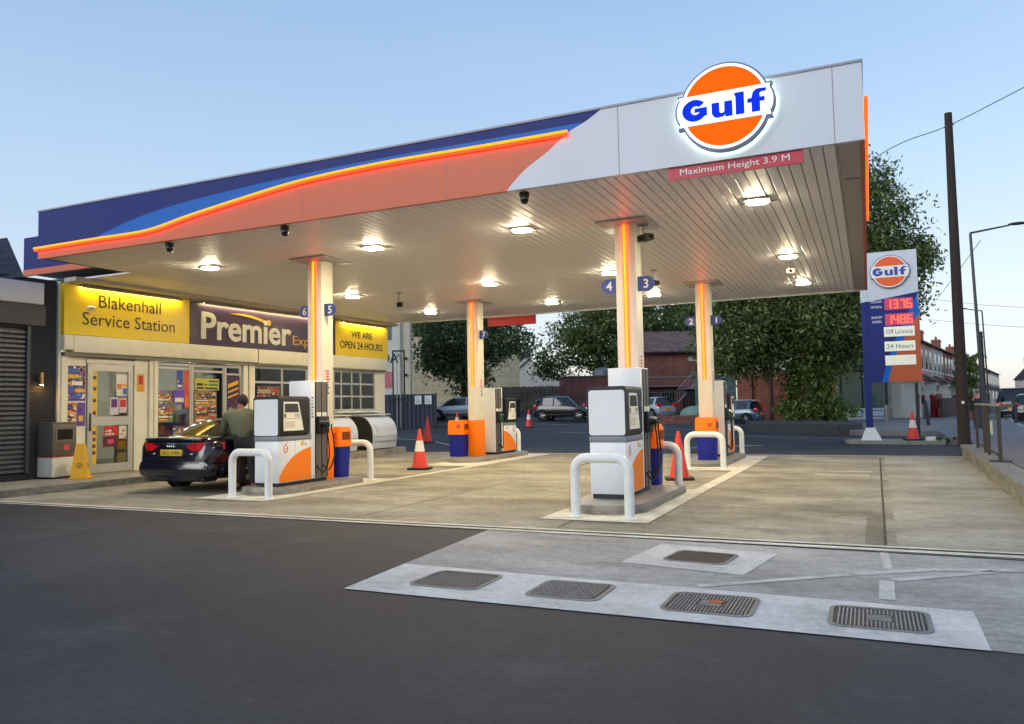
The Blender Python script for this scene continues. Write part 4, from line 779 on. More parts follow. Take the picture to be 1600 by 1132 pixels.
cone('plain red cone on the asphalt by the corrugated fence', -16.6, 27.9, 0.08, 'plain', 1.05)
cone('red and white cone on the road in front of the dark hatchback', -17.1, 39.6, gz(-17.1, 39.6), 'band', 0.97)
cone('plain red cone with a wide black base behind the nearest pump', -3.39, 15.13, 0.004, 'plain', 0.93)
cone('red and white cone on the price sign island', 1.27, 28.95, 0.13, 'band', 0.93)
cone('red and white cone by the white car, half hidden by the farthest pillar', -19.4, 35.6, gz(-19.4, 35.6), 'band', 0.97)
# silver bunkers on a plinth beside the shop
pl = thing('bunker_plinth', 'low concrete plinth carrying the two silver bunkers', 'plinth', (0, 0, 0)); MB().prism([(-13.95, 17.9), (-14.42, 22.8), (-15.3, 22.8), (-15.3, 17.9)], -0.05, 0.17, 0, 'z').build('kerb', isl_c, pl)
silver = mat('silver_cover', (218, 220, 224), 0.3, 0.25, var=0.05, scale=2)
def bunker(label, y0, y1):
    t = thing('storage_bunker', label, 'storage bunker', (-14.55, y0, 0.17), 0.03, 'silver curved storage bunkers')
    prof = [(-0.75, 0.04), (0.0, 0.04), (0.05, 0.30)]+[(v.x, v.y) for v in xsec([Vector((0.06, 0.45)), Vector((0.03, 0.68)), Vector((-0.08, 0.90)), Vector((-0.28, 1.06)), Vector((-0.5, 1.10))], 5)]+[(-0.75, 1.10)]
    w = y1-y0
    MB().prism(prof, 0.02, w-0.02).build('curved_cover', silver, t).matrix_local = Matrix(((1, 0, 0, 0), (0, 1, 0, 0), (0, 0, 1, 0), (0, 0, 0, 1)))
    for ya, yb in ((0.0, 0.019), (w-0.019, w)): MB().prism([(a-0.015, c*0.985) for a, c in prof], ya, yb).build('end_panel', mat('bunker_dark', (46, 44, 42), 0.5, var=0.1), t)
    MB().box(-0.8, -0.03, 1.115, -0.22, w+0.03, 1.15, 0, 0.01).build('top_shelf', white_paint, t)
    for z in (0.34, 0.5, 0.62): pass
    MB().box(0.045, 0.05, 0.26, 0.058, w-0.05, 0.272).box(0.06, 0.05, 0.42, 0.066, w-0.05, 0.43).build('cover_rib', grey_metal, t, smooth=0)
    return t
bunker('silver curved bunker partly hidden by the orange and blue bin', 18.55, 20.25)
bunker('silver curved bunker nearer the corrugated fence, dark end panel showing', 20.95, 22.45)
# ------------------------------------------------------------ price sign
PY_ = 29.05
py = thing('price_sign', 'tall blue and coral price sign with red digits on a blue post', 'price sign', (0, PY_, 0.13))
MB().box(0.12, -0.0, -0.005, 1.63, 0.22, 0.0).build('seat', dark_metal, py).matrix_local = Matrix.Translation((0, 0, 1.90))
MB().box(0.10, 0.0, 1.94, 1.63, 0.24, 6.35).build('cabinet', mat('sign_edge', (150, 158, 172), 0.4), py)
MB().box(-0.13, 0.02, 0.42, 0.095, 0.22, 5.05).build('post', blue_paint, py)
MB().prism([(-0.13, 4.66), (0.095, 4.70), (0.095, 5.10), (-0.13, 5.08)], 0.0, 0.019).build('post_top', panel_white, py)
MB().box(1.40, 0.06, 0.0, 1.50, 0.16, 1.89).build('rear_post', dark_metal, py)
MB().add([(-0.30, -0.17, 0), (0.34, -0.17, 0), (0.34, 0.40, 0), (-0.30, 0.40, 0), (-0.14, 0.0, 0.42), (0.14, 0.0, 0.42), (0.14, 0.24, 0.42), (-0.14, 0.24, 0.42)], [(3, 2, 1, 0), (4, 5, 6, 7), (0, 1, 5, 4), (1, 2, 6, 5), (2, 3, 7, 6), (3, 0, 4, 7)]).build('base_shroud', white_paint, py, smooth=0)
def face(name, pts, m, a=-0.012, b=-0.001): return MB().prism(pts, a, b).build(name, m, py)
face('white_top', [(0.10, 4.68), (1.63, 4.92), (1.63, 6.35), (0.10, 6.35)], panel_white)
bl = [(v.x, v.y) for v in xsec([Vector((1.63, 4.90)), Vector((1.22, 4.1)), Vector((0.86, 3.3)), Vector((0.60, 2.6)), Vector((0.42, 1.94))], 5)]
ol = [(v.x, v.y) for v in xsec([Vector((1.63, 4.2)), Vector((1.28, 3.62)), Vector((0.96, 3.0)), Vector((0.76, 2.5)), Vector((0.62, 1.94))], 5)]
face('blue_panel', [(0.10, 4.67), (0.10, 1.94)]+bl[::-1][0:]+[(1.63, 4.91)], blue_paint); face('light_blue_panel', bl[1:]+ol[::-1], sky_blue)
face('coral_panel', ol[1:]+[(1.63, 1.94)]+[ol[0]], mat('coral_dark', (190, 88, 44), 0.5, var=0.03))
face('panel_seam', [(0.11, 3.405), (0.7, 3.405), (0.7, 3.415), (0.11, 3.415)], mat('seam_dark', (30, 34, 80), 0.5), -0.0135, -0.0125)
roundel('round_logo_sign', 'orange, white and blue roundel on top of the price sign', (0.80, PY_-0.02, 5.78), 0.535, False, 0.08)
SEG = {'0': 'abcdef', '1': 'bc', '2': 'abged', '3': 'abgcd', '4': 'fgbc', '5': 'afgcd', '6': 'afgedc', '7': 'abc', '8': 'abcdefg', '9': 'abcdfg'}
def seven(mb, s, x, z, w, h, y):
    q = w*0.2; hh = h/2
    for ch in s:
        if ch == '.': mb.box(x-q*0.9, y, z, x-q*0.1, y+0.004, z+q); continue
        B = {'a': (q, h-q, w-q, h), 'g': (q, hh-q/2, w-q, hh+q/2), 'd': (q, 0, w-q, q), 'f': (0, hh+q*.1, q, h), 'b': (w-q, hh+q*.1, w, h), 'e': (0, 0, q, hh-q*.1), 'c': (w-q, 0, w, hh-q*.1)}
        for k in SEG[ch]: a, b_, c, d = B[k]; mb.box(x+a, y, z+b_, x+c, y+0.004, z+d)
        x += w*1.25
    return mb
led_digit = mat('digit_red', (255, 60, 40), 0.4, emit=3.2, ecol=(255, 58, 34)); led_back = mat('digit_back', (150, 50, 84), 0.3, emit=0.25, ecol=(200, 60, 90))
for zz, n in ((4.42, '137.6'), (3.90, '148.6')):
    MB().box(0.60, -0.018, zz-0.06, 1.46, -0.0125, zz+0.33).build('digit_window', led_back, py)
    seven(MB(), n, 0.64, zz-0.01, 0.165, 0.28, -0.0235).build('price_digits', led_digit, py, smooth=0)
for zz, a in ((4.66, 'UNLEADED'), (4.48, 'PETROL'), (4.13, 'BUDGET'), (3.98, 'DIESEL')): text_mb(a, None, 0.075, 0.01, 0.003, (0.36, -0.0125, zz), maxw=0.34).build('fuel_name', white_paint, py, smooth=0)
bd = mat('board_cream', (236, 236, 214), 0.4, emit=0.12)
for zz, a in ((3.46, 'Off Licence'), (2.97, '24 Hours'), (2.50, '')):
    MB().box(0.55, -0.03, zz, 1.47, -0.0125, zz+0.33).build('board', bd, py)
    if a: text_mb(a, 0.8, 0.15, 0.0, 0.003, (1.01, -0.0305, zz+0.165)).build('board_lettering', mat('board_ink', (70, 80, 84), 0.5), py, smooth=0)
pi = thing('sign_island', 'rounded kerb island under the price sign', 'kerb island', (0, 0, 0)); MB().prism(arc(-0.2, 29.2, 0.6, 0.75, 90, 270, 12)+[(2.15, 28.15), (2.4, 29.9)], -0.05, 0.13, 0, 'z').build('kerb', kerb_mat, pi)
cb = thing('concrete_block', 'small pale concrete block at the right end of the price sign island', 'block', (1.78, 28.62, 0.13), 0.2); MB().box(-0.16, -0.1, 0, 0.16, 0.1, 0.13, 0, 0.015).build('block', white_paint, cb)
# ------------------------------------------------------------ cars
def carpaint(name, rgb, rough=0.25): return mat(name, rgb, rough, 0.25, coat=0.8, spec=0.5)
car_glass = mat('car_glass', (26, 32, 34), 0.06, spec=0.7)
def wheel(par, x, y, r, side, w=0.2, rimc=steel):
    t = MB().lathe([(r*0.66, -w/2), (r*0.93, -w/2), (r, -w*0.32), (r, w*0.32), (r*0.93, w/2), (r*0.66, w/2)], seg=28, caps=False).build('wheel', rubber, par)
    t.matrix_local = Matrix.Translation((x, y, r)) @ Matrix.Rotation(R(90), 4, 'Y' if False else 'X')
    b = MB(); s = -side
    b.lathe([(r*0.66, s*w*0.42), (r*0.60, s*w*0.40), (r*0.60, s*w*0.2), (0.01, s*w*0.2)], seg=28, caps=False)
    for k in range(5):
        a = 2*math.pi*k/5; 
        for da in (-0.16, 0.16):
            c0, s0 = math.cos(a+da*0.4), math.sin(a+da*0.4); c1, s1_ = math.cos(a+da), math.sin(a+da)
            b.tube([(r*0.1*c0, r*0.1*s0, s*w*0.43), (r*0.62*c1, r*0.62*s1_, s*w*0.40)], r*0.055, 6)
    b.lathe([(r*0.14, s*w*0.40), (r*0.12, s*w*0.47), (0.01, s*w*0.47)], seg=14, caps=False)
    b.build('rim', rimc, t)
    return t
def car(name, label, loc, rz, st, paint, W_=0.9, wr=0.31, axles=(0.85, 3.3), group=None, zb=0.2, lights=None):
    """st: stations (l, belt z, roof z, width factor, roof half width factor, side glass after?, top glass after?)"""
    t = thing(name, label, 'car', loc, rz, group)
    rings = []
    for (l, bz, rz_, wf, rw, *_f) in st:
        w = W_*wf; gh = rz_-bz
        if gh < 0.05: half = [(0, zb), (w*.82, zb), (w*.96, zb+.12), (w, zb+.12+(bz-zb-.12)*.5), (w*.985, bz-.10), (w*.93, bz-.02), (w*.80, bz+gh*.6), (w*.45, bz+gh*.95), (0, rz_)]
        else: half = [(0, zb), (w*.82, zb), (w*.96, zb+.12), (w, zb+.12+(bz-zb-.12)*.5), (w*.985, bz-.10), (w*.93, bz), (W_*rw, rz_-gh*.16), (W_*rw*.84, rz_-gh*.02), (0, rz_+.012)]
        ring = [(l, y, z) for y, z in half]+[(l, -y, z) for y, z in half[-2:0:-1]]; rings.append(ring)
    n = len(rings[0]); V = sum(rings, []); fb, fg = [], []
    for i in range(len(rings)-1):
        sg, tg = st[i][5], st[i][6]
        for k in range(n):
            k2 = (k+1) % n; f = (i*n+k, (i+1)*n+k, (i+1)*n+k2, i*n+k2); kk = min(k, n-1-k)
            (fg if ((kk == 5 and sg) or (kk in (6, 7) and tg) or (kk == 5 and tg and tg > 1)) else fb).append(f)
    fb += [tuple(range(n))[::-1][::-1], tuple(range((len(rings)-1)*n, len(rings)*n))[::-1]]
    b = MB(); b.add(V, fb); body = b.build('body', paint, t, smooth=50)
    g_ = MB(); g_.add(V, fg); g_.build('window', car_glass, t, smooth=50)
    hw = W_
    for l in axles:
        for s in (1, -1):
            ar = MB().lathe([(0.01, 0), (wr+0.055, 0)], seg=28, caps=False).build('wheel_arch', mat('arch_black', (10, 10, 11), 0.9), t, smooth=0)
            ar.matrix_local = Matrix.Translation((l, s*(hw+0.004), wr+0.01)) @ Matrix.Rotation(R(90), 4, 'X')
            wheel(t, l, s*(hw-0.085), wr, s)
    for s in (1, -1):
        lm = [x for x in st if x[2]-x[1] > 0.2]; lx = lm[-1][0]; MB().ell((lx+0.25, s*(hw+0.07), lm[-1][1]+0.06), (0.06, 0.1, 0.075)).build('mirror', paint, t)
    return t
def cbox(par, name, m, x0, y0, z0, x1, y1, z1, bev=0.015): return MB().box(x0, y0, z0, x1, y1, z1, 0, bev).build(name, m, par)
tail = mat('tail_lamp', (156, 14, 28), 0.15, emit=0.08, ecol=(255, 30, 40), spec=0.6); head_l = mat('head_lamp', (220, 224, 228), 0.1, spec=0.7)
plate_y = mat('plate_yellow', (236, 190, 40), 0.4); plate_w = mat('plate_white', (235, 235, 230), 0.4)
def back_text(par, s, m, l, y, z, h, w): # lettering on a tail, read from behind (local -x)
    o = text_mb(s, w, h, 0.01, 0.003, (0, 0, 0)).build('lettering', m, par, smooth=0); o.matrix_local = Matrix.Translation((l, y, z)) @ Matrix.Rotation(R(-90), 4, 'Z'); return o
# the dark blue saloon at the pump; local x forward from the tail
navy = carpaint('navy_paint', (14, 16, 34), 0.18)
aud = [(0.0, 0.60, 0.61, .74, .6, 0, 0), (0.03, 0.74, 0.75, .84, .6, 0, 0), (0.08, 0.93, 0.955, .90, .6, 0, 0), (0.14, 0.985, 1.01, .93, .6, 0, 0), (0.32, 0.99, 1.02, .97, .6, 0, 0), (0.62, 0.985, 1.03, .99, .6, 0, 2), (0.95, 0.98, 1.19, 1.0, .70, 0, 2), (1.25, 0.975, 1.30, 1.0, .69, 1, 2), (1.45, 0.97, 1.345, 1.0, .68, 1, 0), (1.95, 0.96, 1.385, 1.0, .67, 1, 0), (2.25, 0.95, 1.385, 1.0, .67, 0, 0), (2.32, 0.95, 1.38, 1.0, .67, 1, 0), (2.75, 0.93, 1.32, 1.0, .68, 1, 2), (3.10, 0.92, 1.16, 1.0, .72, 1, 2), (3.42, 0.91, 0.93, .99, .7, 0, 0), (3.9, 0.86, 0.90, .97, .6, 0, 0), (4.35, 0.74, 0.78, .90, .6, 0, 0), (4.58, 0.58, 0.60, .78, .6, 0, 0), (4.63, 0.45, 0.46, .6, .5, 0, 0)]
A = car('blue_saloon', 'dark blue two door saloon parked at the pump beside the shop', (-11.70, 10.5, 0.004), R(91), aud, navy, 0.925, 0.325, (1.08, 3.83), zb=0.24)
cbox(A, 'rear_bumper', navy, -0.03, -0.87, 0.25, 0.46, 0.87, 0.62, 0.15)
cbox(A, 'bumper_skirt', mat('skirt_black', (14, 14, 16), 0.5), 0.05, -0.74, 0.20, 0.40, 0.74, 0.32, 0.04)
for s, nm in ((-1, 'tail_lamp'), (1, 'tail_lamp')):
    MB().prism([(s*0.36, 0.845), (s*0.50, 0.90), (s*0.575, 0.915), (s*0.575, 0.765), (s*0.50, 0.765)], 0.0, 0.25, 0, 'x').build('tail_lamp', tail, A)
    MB().add([(0.0, s*0.595, 0.77), (0.0, s*0.595, 0.918), (0.10, s*0.80, 0.92), (0.10, s*0.80, 0.755), (0.40, s*0.905, 0.915), (0.40, s*0.905, 0.775), (0.3, s*0.5, 0.9), (0.3, s*0.5, 0.78)],
             [(0, 1, 2, 3) if s < 0 else (3, 2, 1, 0), (3, 2, 4, 5) if s < 0 else (5, 4, 2, 3), (1, 6, 4, 2), (0, 3, 5, 7)]).build('tail_lamp', tail, A)
cbox(A, 'number_plate', plate_y, -0.012, -0.26, 0.68, 0.06, 0.26, 0.79, 0.004); back_text(A, 'OI12 OWD', mat('plate_ink', (20, 20, 20)), -0.0135, 0, 0.735, 0.075, 0.46)
rg = MB()
for k in range(4): rg.tube([(0.004, 0.075-0.05*k+0.032*math.cos(R(a)), 0.872+0.032*math.sin(R(a))) for a in range(0, 361, 30)], 0.005, 5)
rg.build('ring_badge', chrome, A)
cbox(A, 'boot_lip', navy, 0.03, -0.70, 0.955, 0.2, 0.70, 1.005, 0.02); cbox(A, 'seam', mat('seam_black', (4, 4, 5), 0.8), -0.0365, -0.7, 0.602, 0.02, 0.7, 0.61, 0)
cbox(A, 'model_badge', chrome, 0.012, 0.42, 0.70, 0.03, 0.5, 0.725, 0.003); cbox(A, 'model_badge', chrome, 0.012, -0.5, 0.70, 0.03, -0.42, 0.72, 0.003)
# far cars
def hatch_st(L, H, belt, nose=0.7):
    return [(0.0, 0.62, 0.63, .80, .6, 0, 0), (0.05, belt-.12, belt-.1, .90, .6, 0, 2), (0.22, belt, H*.82, .95, .74, 0, 2), (0.42, belt, H*.965, .98, .74, 0, 0), (0.62, belt, H*.99, 1, .74, 1, 0), (1.30, belt-.01, H, 1, .74, 0, 0), (1.38, belt-.01, H, 1, .74, 1, 0), (2.15, belt-.03, H*.985, 1, .73, 1, 2), (L*.66, belt-.05, H*.83, 1, .77, 1, 2), (L*.76, belt-.06, belt-.03, 1, .7, 0, 0), (L*.9, belt-.13, belt-.09, .95, .6, 0, 0), (L*.975, nose, nose+.02, .86, .6, 0, 0), (L, .5, .51, .72, .5, 0, 0)]
def finish_hatch(t, L, W_, belt, plate='', front=True, lamp_z=0.86):
    for s in (1, -1):
        MB().box(-0.005, s*0.52, lamp_z-0.1, 0.2, s*(W_-0.06), lamp_z+0.12, 0, 0.03).build('tail_lamp', tail, t)
        MB().box(L*.93, s*0.36, 0.62, L*.985, s*(W_-0.10), 0.78, 0, 0.04).build('headlight', head_l, t)
    MB().box(-0.04, -W_+.12, 0.32, 0.1, W_-.12, 0.58, 0, 0.05).build('rear_bumper', t.children[0].data.materials[0], t)
    MB().box(-0.052, -0.26, 0.56 if not plate else 0.60, 0.0, 0.26, 0.68 if not plate else 0.71).build('number_plate', plate_y, t)
    if plate: back_text(t, plate, mat('plate_ink', (20, 20, 20)), -0.0535, 0, 0.655, 0.07, 0.44)
    MB().box(L-0.03, -0.5, 0.32, L+0.01, 0.5, 0.46, 0, 0.01).build('grille', black_plastic, t)
    MB().box(0.9, -W_-0.006, 0.30, L-1.1, W_+0.006, 0.36, 0, 0.01).build('sill_trim', black_plastic, t)
def place(x, y): return (x, y, gz(x, y)+0.01)
sw_ = car('hatchback', 'dark purple grey hatchback parked side on before the wooden fence', place(-19.6, 46.85), R(3), hatch_st(3.7, 1.51, 0.93), carpaint('aubergine_paint', (40, 34, 42)), 0.84, 0.31, (0.62, 3.02)); finish_hatch(sw_, 3.7, 0.84, 0.93)
c2 = car('hatchback', 'dark plum car half hidden behind the big white pump end', place(-17.6, 50.6), R(5), hatch_st(4.1, 1.5, 0.95), carpaint('plum_paint', (58, 38, 52)), 0.87, 0.31, (0.7, 3.3)); finish_hatch(c2, 4.1, 0.87, 0.95)
mi = car('hatchback', 'blue grey hatchback with a pale roof by the brick wall', place(-6.1, 50.4), R(168), hatch_st(3.8, 1.47, 0.92), carpaint('blue_grey_paint', (82, 108, 134)), 0.86, 0.32, (0.66, 3.1)); finish_hatch(mi, 3.8, 0.86, 0.92)
MB().box(0.35, -0.60, 1.452, 2.1, 0.60, 1.49, 0, 0.03).box(0.12, -0.55, 1.40, 0.4, 0.55, 1.43, 0, 0.01).build('pale_roof', white_paint, mi)
hw_ = car('hatchback', 'silver white hatchback showing its tail below the tiled brick building', place(-13.1, 55.3), R(140), hatch_st(3.9, 1.5, 0.95), carpaint('silver_paint', (188, 196, 206)), 0.87, 0.32, (0.68, 3.2)); finish_hatch(hw_, 3.9, 0.87, 0.95, '', True, 0.9)
wh = car('hatchback', 'white car beyond the farthest pillar beside the corrugated fence', place(-23.9, 48.2), R(200), hatch_st(4.1, 1.5, 0.95), carpaint('white_car_paint', (200, 206, 214)), 0.88, 0.32, (0.7, 3.3)); finish_hatch(wh, 4.1, 0.88, 0.95)
rb_ = car('hatchback', 'black car with a pale number plate, parked at the kerb of the far street', (7.95, 50.2, 0.21), R(79), hatch_st(3.9, 1.48, 0.95), carpaint('black_paint', (16, 16, 18)), 0.88, 0.32, (0.7, 3.2)); finish_hatch(rb_, 3.9, 0.88, 0.95, 'BV05 OKL')
sv = car('suv', 'tall dark off-road car with a silver roof parked in front of the black car', (7.95, 56.0, 0.21), R(79), hatch_st(4.5, 1.85, 1.12), carpaint('suv_paint', (40, 44, 52)), 0.93, 0.37, (0.85, 3.6)); finish_hatch(sv, 4.5, 0.93, 1.12)
MB().box(0.4, -0.64, 1.845, 2.3, 0.64, 1.875, 0, 0.03).build('roof_panel', mat('silver_roof', (150, 156, 164), 0.3, 0.4), sv)
# ------------------------------------------------------------ people
def skin_mesh(name, J, E_, m, parent, sub=2):
    """grow one continuous surface over a skeleton: J = {joint: (x, y, z, radius)}"""
    ks = list(J); me = bpy.data.meshes.new(name); me.from_pydata([J[k][:3] for k in ks], [(ks.index(a), ks.index(b)) for a, b in E_], [])
    o = bpy.data.objects.new(name, me); COL.objects.link(o)
    md = o.modifiers.new('skin', 'SKIN'); o.modifiers.new('sub', 'SUBSURF').levels = sub; o.modifiers['sub'].render_levels = sub
    for i, k in enumerate(ks):
        r_ = J[k][3]; r_ = r_ if isinstance(r_, tuple) else (r_, r_)
        me.skin_vertices[0].data[i].radius = r_; me.skin_vertices[0].data[i].use_root = (i == 0)
    md.use_smooth_shade = True
    n = bpy.data.meshes.new_from_object(o.evaluated_get(bpy.context.evaluated_depsgraph_get())); bpy.data.objects.remove(o)
    n.materials.clear(); n.materials.append(m)
    n.polygons.foreach_set('material_index', [0]*len(n.polygons)); n.polygons.foreach_set('use_smooth', [True]*len(n.polygons))
    o = bpy.data.objects.new(name, n); COL.objects.link(o); o.parent = parent; return o
skin_m = mat('skin', (150, 104, 80), 0.55)
def person(label, loc, rz, P, jac, tro, hair, sc_=1.0):
    t = thing('person', label, 'person', loc, rz)
    t.scale = (sc_,)*3
    J = {'pel': (*P['pel'], 0.135), 'sp': (*P['sp'], 0.13), 'ch': (*P['ch'], 0.155), 'nk': (*P['nk'], 0.055), 'hd0': (*(Vector(P['nk'])*0.55+Vector(P['hd'])*0.45), 0.075), 'hd': (*P['hd'], 0.098), 'hd1': (*(Vector(P['hd'])+(Vector(P['hd'])-Vector(P['nk']))*0.38), 0.085)}
    E_ = [('pel', 'sp'), ('sp', 'ch'), ('ch', 'nk'), ('nk', 'hd0'), ('hd0', 'hd'), ('hd', 'hd1')]
    for s in 'lr':
        J.update({s+'hip': (*P[s+'hip'], 0.105), s+'kn': (*P[s+'kn'], 0.066), s+'an': (*P[s+'an'], 0.032), s+'to': (*P[s+'to'], 0.022), s+'sh': (*P[s+'sh'], 0.066), s+'el': (*P[s+'el'], 0.046), s+'wr': (*P[s+'wr'], 0.031)})
        E_ += [('pel', s+'hip'), (s+'hip', s+'kn'), (s+'kn', s+'an'), (s+'an', s+'to'), ('ch', s+'sh'), (s+'sh', s+'el'), (s+'el', s+'wr')]
        d = (Vector(P[s+'wr'])-Vector(P[s+'el'])).normalized(); a = d.orthogonal().normalized(); w = Vector(P[s+'wr'])
        J[s+'pm'] = (*(w+d*0.07), (0.036, 0.02)); E_.append((s+'wr', s+'pm'))
        for k in range(4):
            q = w+d*0.095+a*(0.018*(k-1.5)); J[s+'f%da' % k] = (*q, 0.010); J[s+'f%db' % k] = (*(q+d*0.045+Vector((0, 0, -0.008))), 0.009); J[s+'f%dc' % k] = (*(q+d*(0.08-0.008*abs(k-1.5))+Vector((0, 0, -0.022))), 0.007)
            E_ += [(s+'pm', s+'f%da' % k), (s+'f%da' % k, s+'f%db' % k), (s+'f%db' % k, s+'f%dc' % k)]
        J[s+'t0'] = (*(w+d*0.04+a*0.04), 0.011); J[s+'t1'] = (*(w+d*0.085+a*0.055), 0.008); E_ += [(s+'wr', s+'t0'), (s+'t0', s+'t1')]
    for k_ in list(J):
        if k_[0] in 'lr' and k_[1:] in ('hip', 'kn', 'sh', 'el') or k_ in ('pel', 'sp', 'ch'): J[k_] = (*J[k_][:3], J[k_][3]*0.72)
    skin_mesh('body', J, E_, skin_m, t)
    jk = {'ch': (*P['ch'], (0.19, 0.165)), 'sp': (*P['sp'], (0.182, 0.155)), 'pel': (*(Vector(P['pel'])+Vector((0, 0, 0.04))), (0.19, 0.165)), 'hem': (*(Vector(P['pel'])+Vector((-0.10, 0, -0.09))), (0.10, 0.15)), 'hem2': (*(Vector(P['pel'])+Vector((0.10, 0, -0.09))), (0.10, 0.15)), 'col': (*(Vector(P['ch'])*0.35+Vector(P['nk'])*0.65), 0.085)}
    ej = [('ch', 'sp'), ('sp', 'pel'), ('pel', 'hem'), ('pel', 'hem2'), ('ch', 'col')]
    for s in 'lr':
        jk.update({s+'sh': (*P[s+'sh'], 0.09), s+'el': (*P[s+'el'], 0.068), s+'wr': (*(Vector(P[s+'wr'])*0.93+Vector(P[s+'el'])*0.07), 0.048)}); ej += [('ch', s+'sh'), (s+'sh', s+'el'), (s+'el', s+'wr')]
    skin_mesh('jacket', jk, ej, jac, t)
    tr = {'pel': (*(Vector(P['pel'])+Vector((0, 0, -0.03))), (0.165, 0.145))}; et = []
    for s in 'lr':
        tr.update({s+'hip': (*P[s+'hip'], 0.12), s+'kn': (*P[s+'kn'], 0.085), s+'an': (*(Vector(P[s+'an'])+Vector((0, 0, 0.03))), 0.068)}); et += [('pel', s+'hip'), (s+'hip', s+'kn'), (s+'kn', s+'an')]
        sh_ = {s+'a': (*P[s+'an'], 0.05), s+'b': (*((Vector(P[s+'an'])+Vector(P[s+'to']))*0.5), 0.052), s+'c': (*P[s+'to'], 0.042)}; skin_mesh('shoe', sh_, [(s+'a', s+'b'), (s+'b', s+'c')], mat('shoe', (40, 32, 28), 0.6), t, 1)
    skin_mesh('trousers', tr, et, tro, t)
    hd = Vector(P['hd']); u_ = (hd-Vector(P['nk'])).normalized()
    hp = hd+u_*0.015+Vector((0, -0.03, 0.0)); MB().ell(hp, (0.099, 0.106, 0.125), 0, 18, 12).build('hair', hair, t)
    fc = hd+u_*0.0
    for s in (1, -1): MB().ell(fc+Vector((s*0.098, 0.0, 0)), (0.014, 0.026, 0.034)).build('ear', skin_m, t); MB().ell(fc+Vector((s*0.034, 0.092, 0.015)), (0.012, 0.01, 0.009)).build('eye', mat('eye_dark', (30, 24, 22), 0.2), t)
    MB().ell(fc+Vector((0, 0.105, -0.018)), (0.014, 0.022, 0.022)).build('nose', skin_m, t); MB().box(fc.x-0.024, fc.y+0.088, fc.z-0.055, fc.x+0.024, fc.y+0.097, fc.z-0.045, 0, 0.003).build('mouth', mat('lips', (128, 72, 66), 0.5), t)
    return t
LEAN = dict(pel=(0, -0.06, 0.95), sp=(-0.05, 0.0, 1.16), ch=(-0.11, 0.10, 1.38), nk=(-0.10, 0.19, 1.52), hd=(-0.07, 0.26, 1.63), lhip=(-0.10, -0.04, 0.90), rhip=(0.10, -0.05, 0.90), lkn=(-0.12, 0.05, 0.50), rkn=(0.11, 0.02, 0.50), lan=(-0.13, -0.03, 0.09), ran=(0.13, -0.06, 0.09), lto=(-0.16, 0.14, 0.045), rto=(0.17, 0.11, 0.045), lsh=(-0.33, 0.10, 1.38), rsh=(0.10, 0.16, 1.40), lel=(-0.40, 0.20, 1.10), rel=(0.19, 0.30, 1.16), lwr=(-0.27, 0.40, 0.98), rwr=(0.02, 0.45, 1.0))
olive = mat('olive_jacket', (92, 94, 72), 0.85, var=0.12, scale=6, bump=0.2, bscale=30); dark_t = mat('dark_trousers', (42, 38, 38), 0.85, var=0.15, scale=8)
person('man in an olive jacket leaning over the side of the dark blue car', (-10.63, 11.25, 0.004), R(40), LEAN, olive, dark_t, mat('dark_hair', (28, 22, 20), 0.6, var=0.2, scale=40, bump=0.5, bscale=80), 1.02)
WALK = dict(pel=(0, 0, 0.95), sp=(0, 0.01, 1.16), ch=(0, 0.02, 1.38), nk=(0, 0.03, 1.53), hd=(0, 0.05, 1.64), lhip=(-0.10, 0, 0.90), rhip=(0.10, 0, 0.90), lkn=(-0.10, 0.12, 0.50), rkn=(0.10, 0.02, 0.50), lan=(-0.10, 0.10, 0.09), ran=(0.10, -0.16, 0.10), lto=(-0.11, 0.27, 0.045), rto=(0.11, 0.0, 0.045), lsh=(-0.2, 0.02, 1.41), rsh=(0.2, 0.02, 1.41), lel=(-0.26, -0.06, 1.14), rel=(0.26, 0.06, 1.14), lwr=(-0.26, 0.04, 0.9), rwr=(0.25, 0.2, 0.94))
person('person in a pink top walking on the pavement by the terraced houses', (6.0, 55.0, 0.275), R(190), WALK, mat('pink_top', (220, 140, 140), 0.8, var=0.2), dark_t, mat('fair_hair', (150, 130, 110), 0.7))
# ------------------------------------------------------------ buildings, fences and walls behind
def frame_thing(name, label, cat, p0, p1, z, group=None):
    """an Empty at p0 whose local x runs to p1 (front faces local -y)"""
    a = math.atan2(p1[1]-p0[1], p1[0]-p0[0]); return thing(name, label, cat, (p0[0], p0[1], z), a, group), math.hypot(p1[0]-p0[0], p1[1]-p0[1])
red_brick = brick_mat('red_brick', (176, 92, 70), (146, 72, 58), (140, 124, 110)); old_brick = brick_mat('old_brick', (146, 84, 74), (116, 66, 60), (124, 108, 100))
tiles = brick_mat('roof_tiles', (132, 106, 100), (104, 84, 82), (58, 48, 48), 1.0, 0.3, 0.28, 'xz', 0.6)
render_w = mat('white_render', (212, 208, 196), 0.8, var=0.1, scale=1.2); render_c = mat('cream_render', (204, 194, 168), 0.8, var=0.12, scale=0.8)
win_dark = mat('dark_window', (40, 46, 52), 0.08, spec=0.7); win_white = mat('window_white', (222, 222, 218), 0.5)
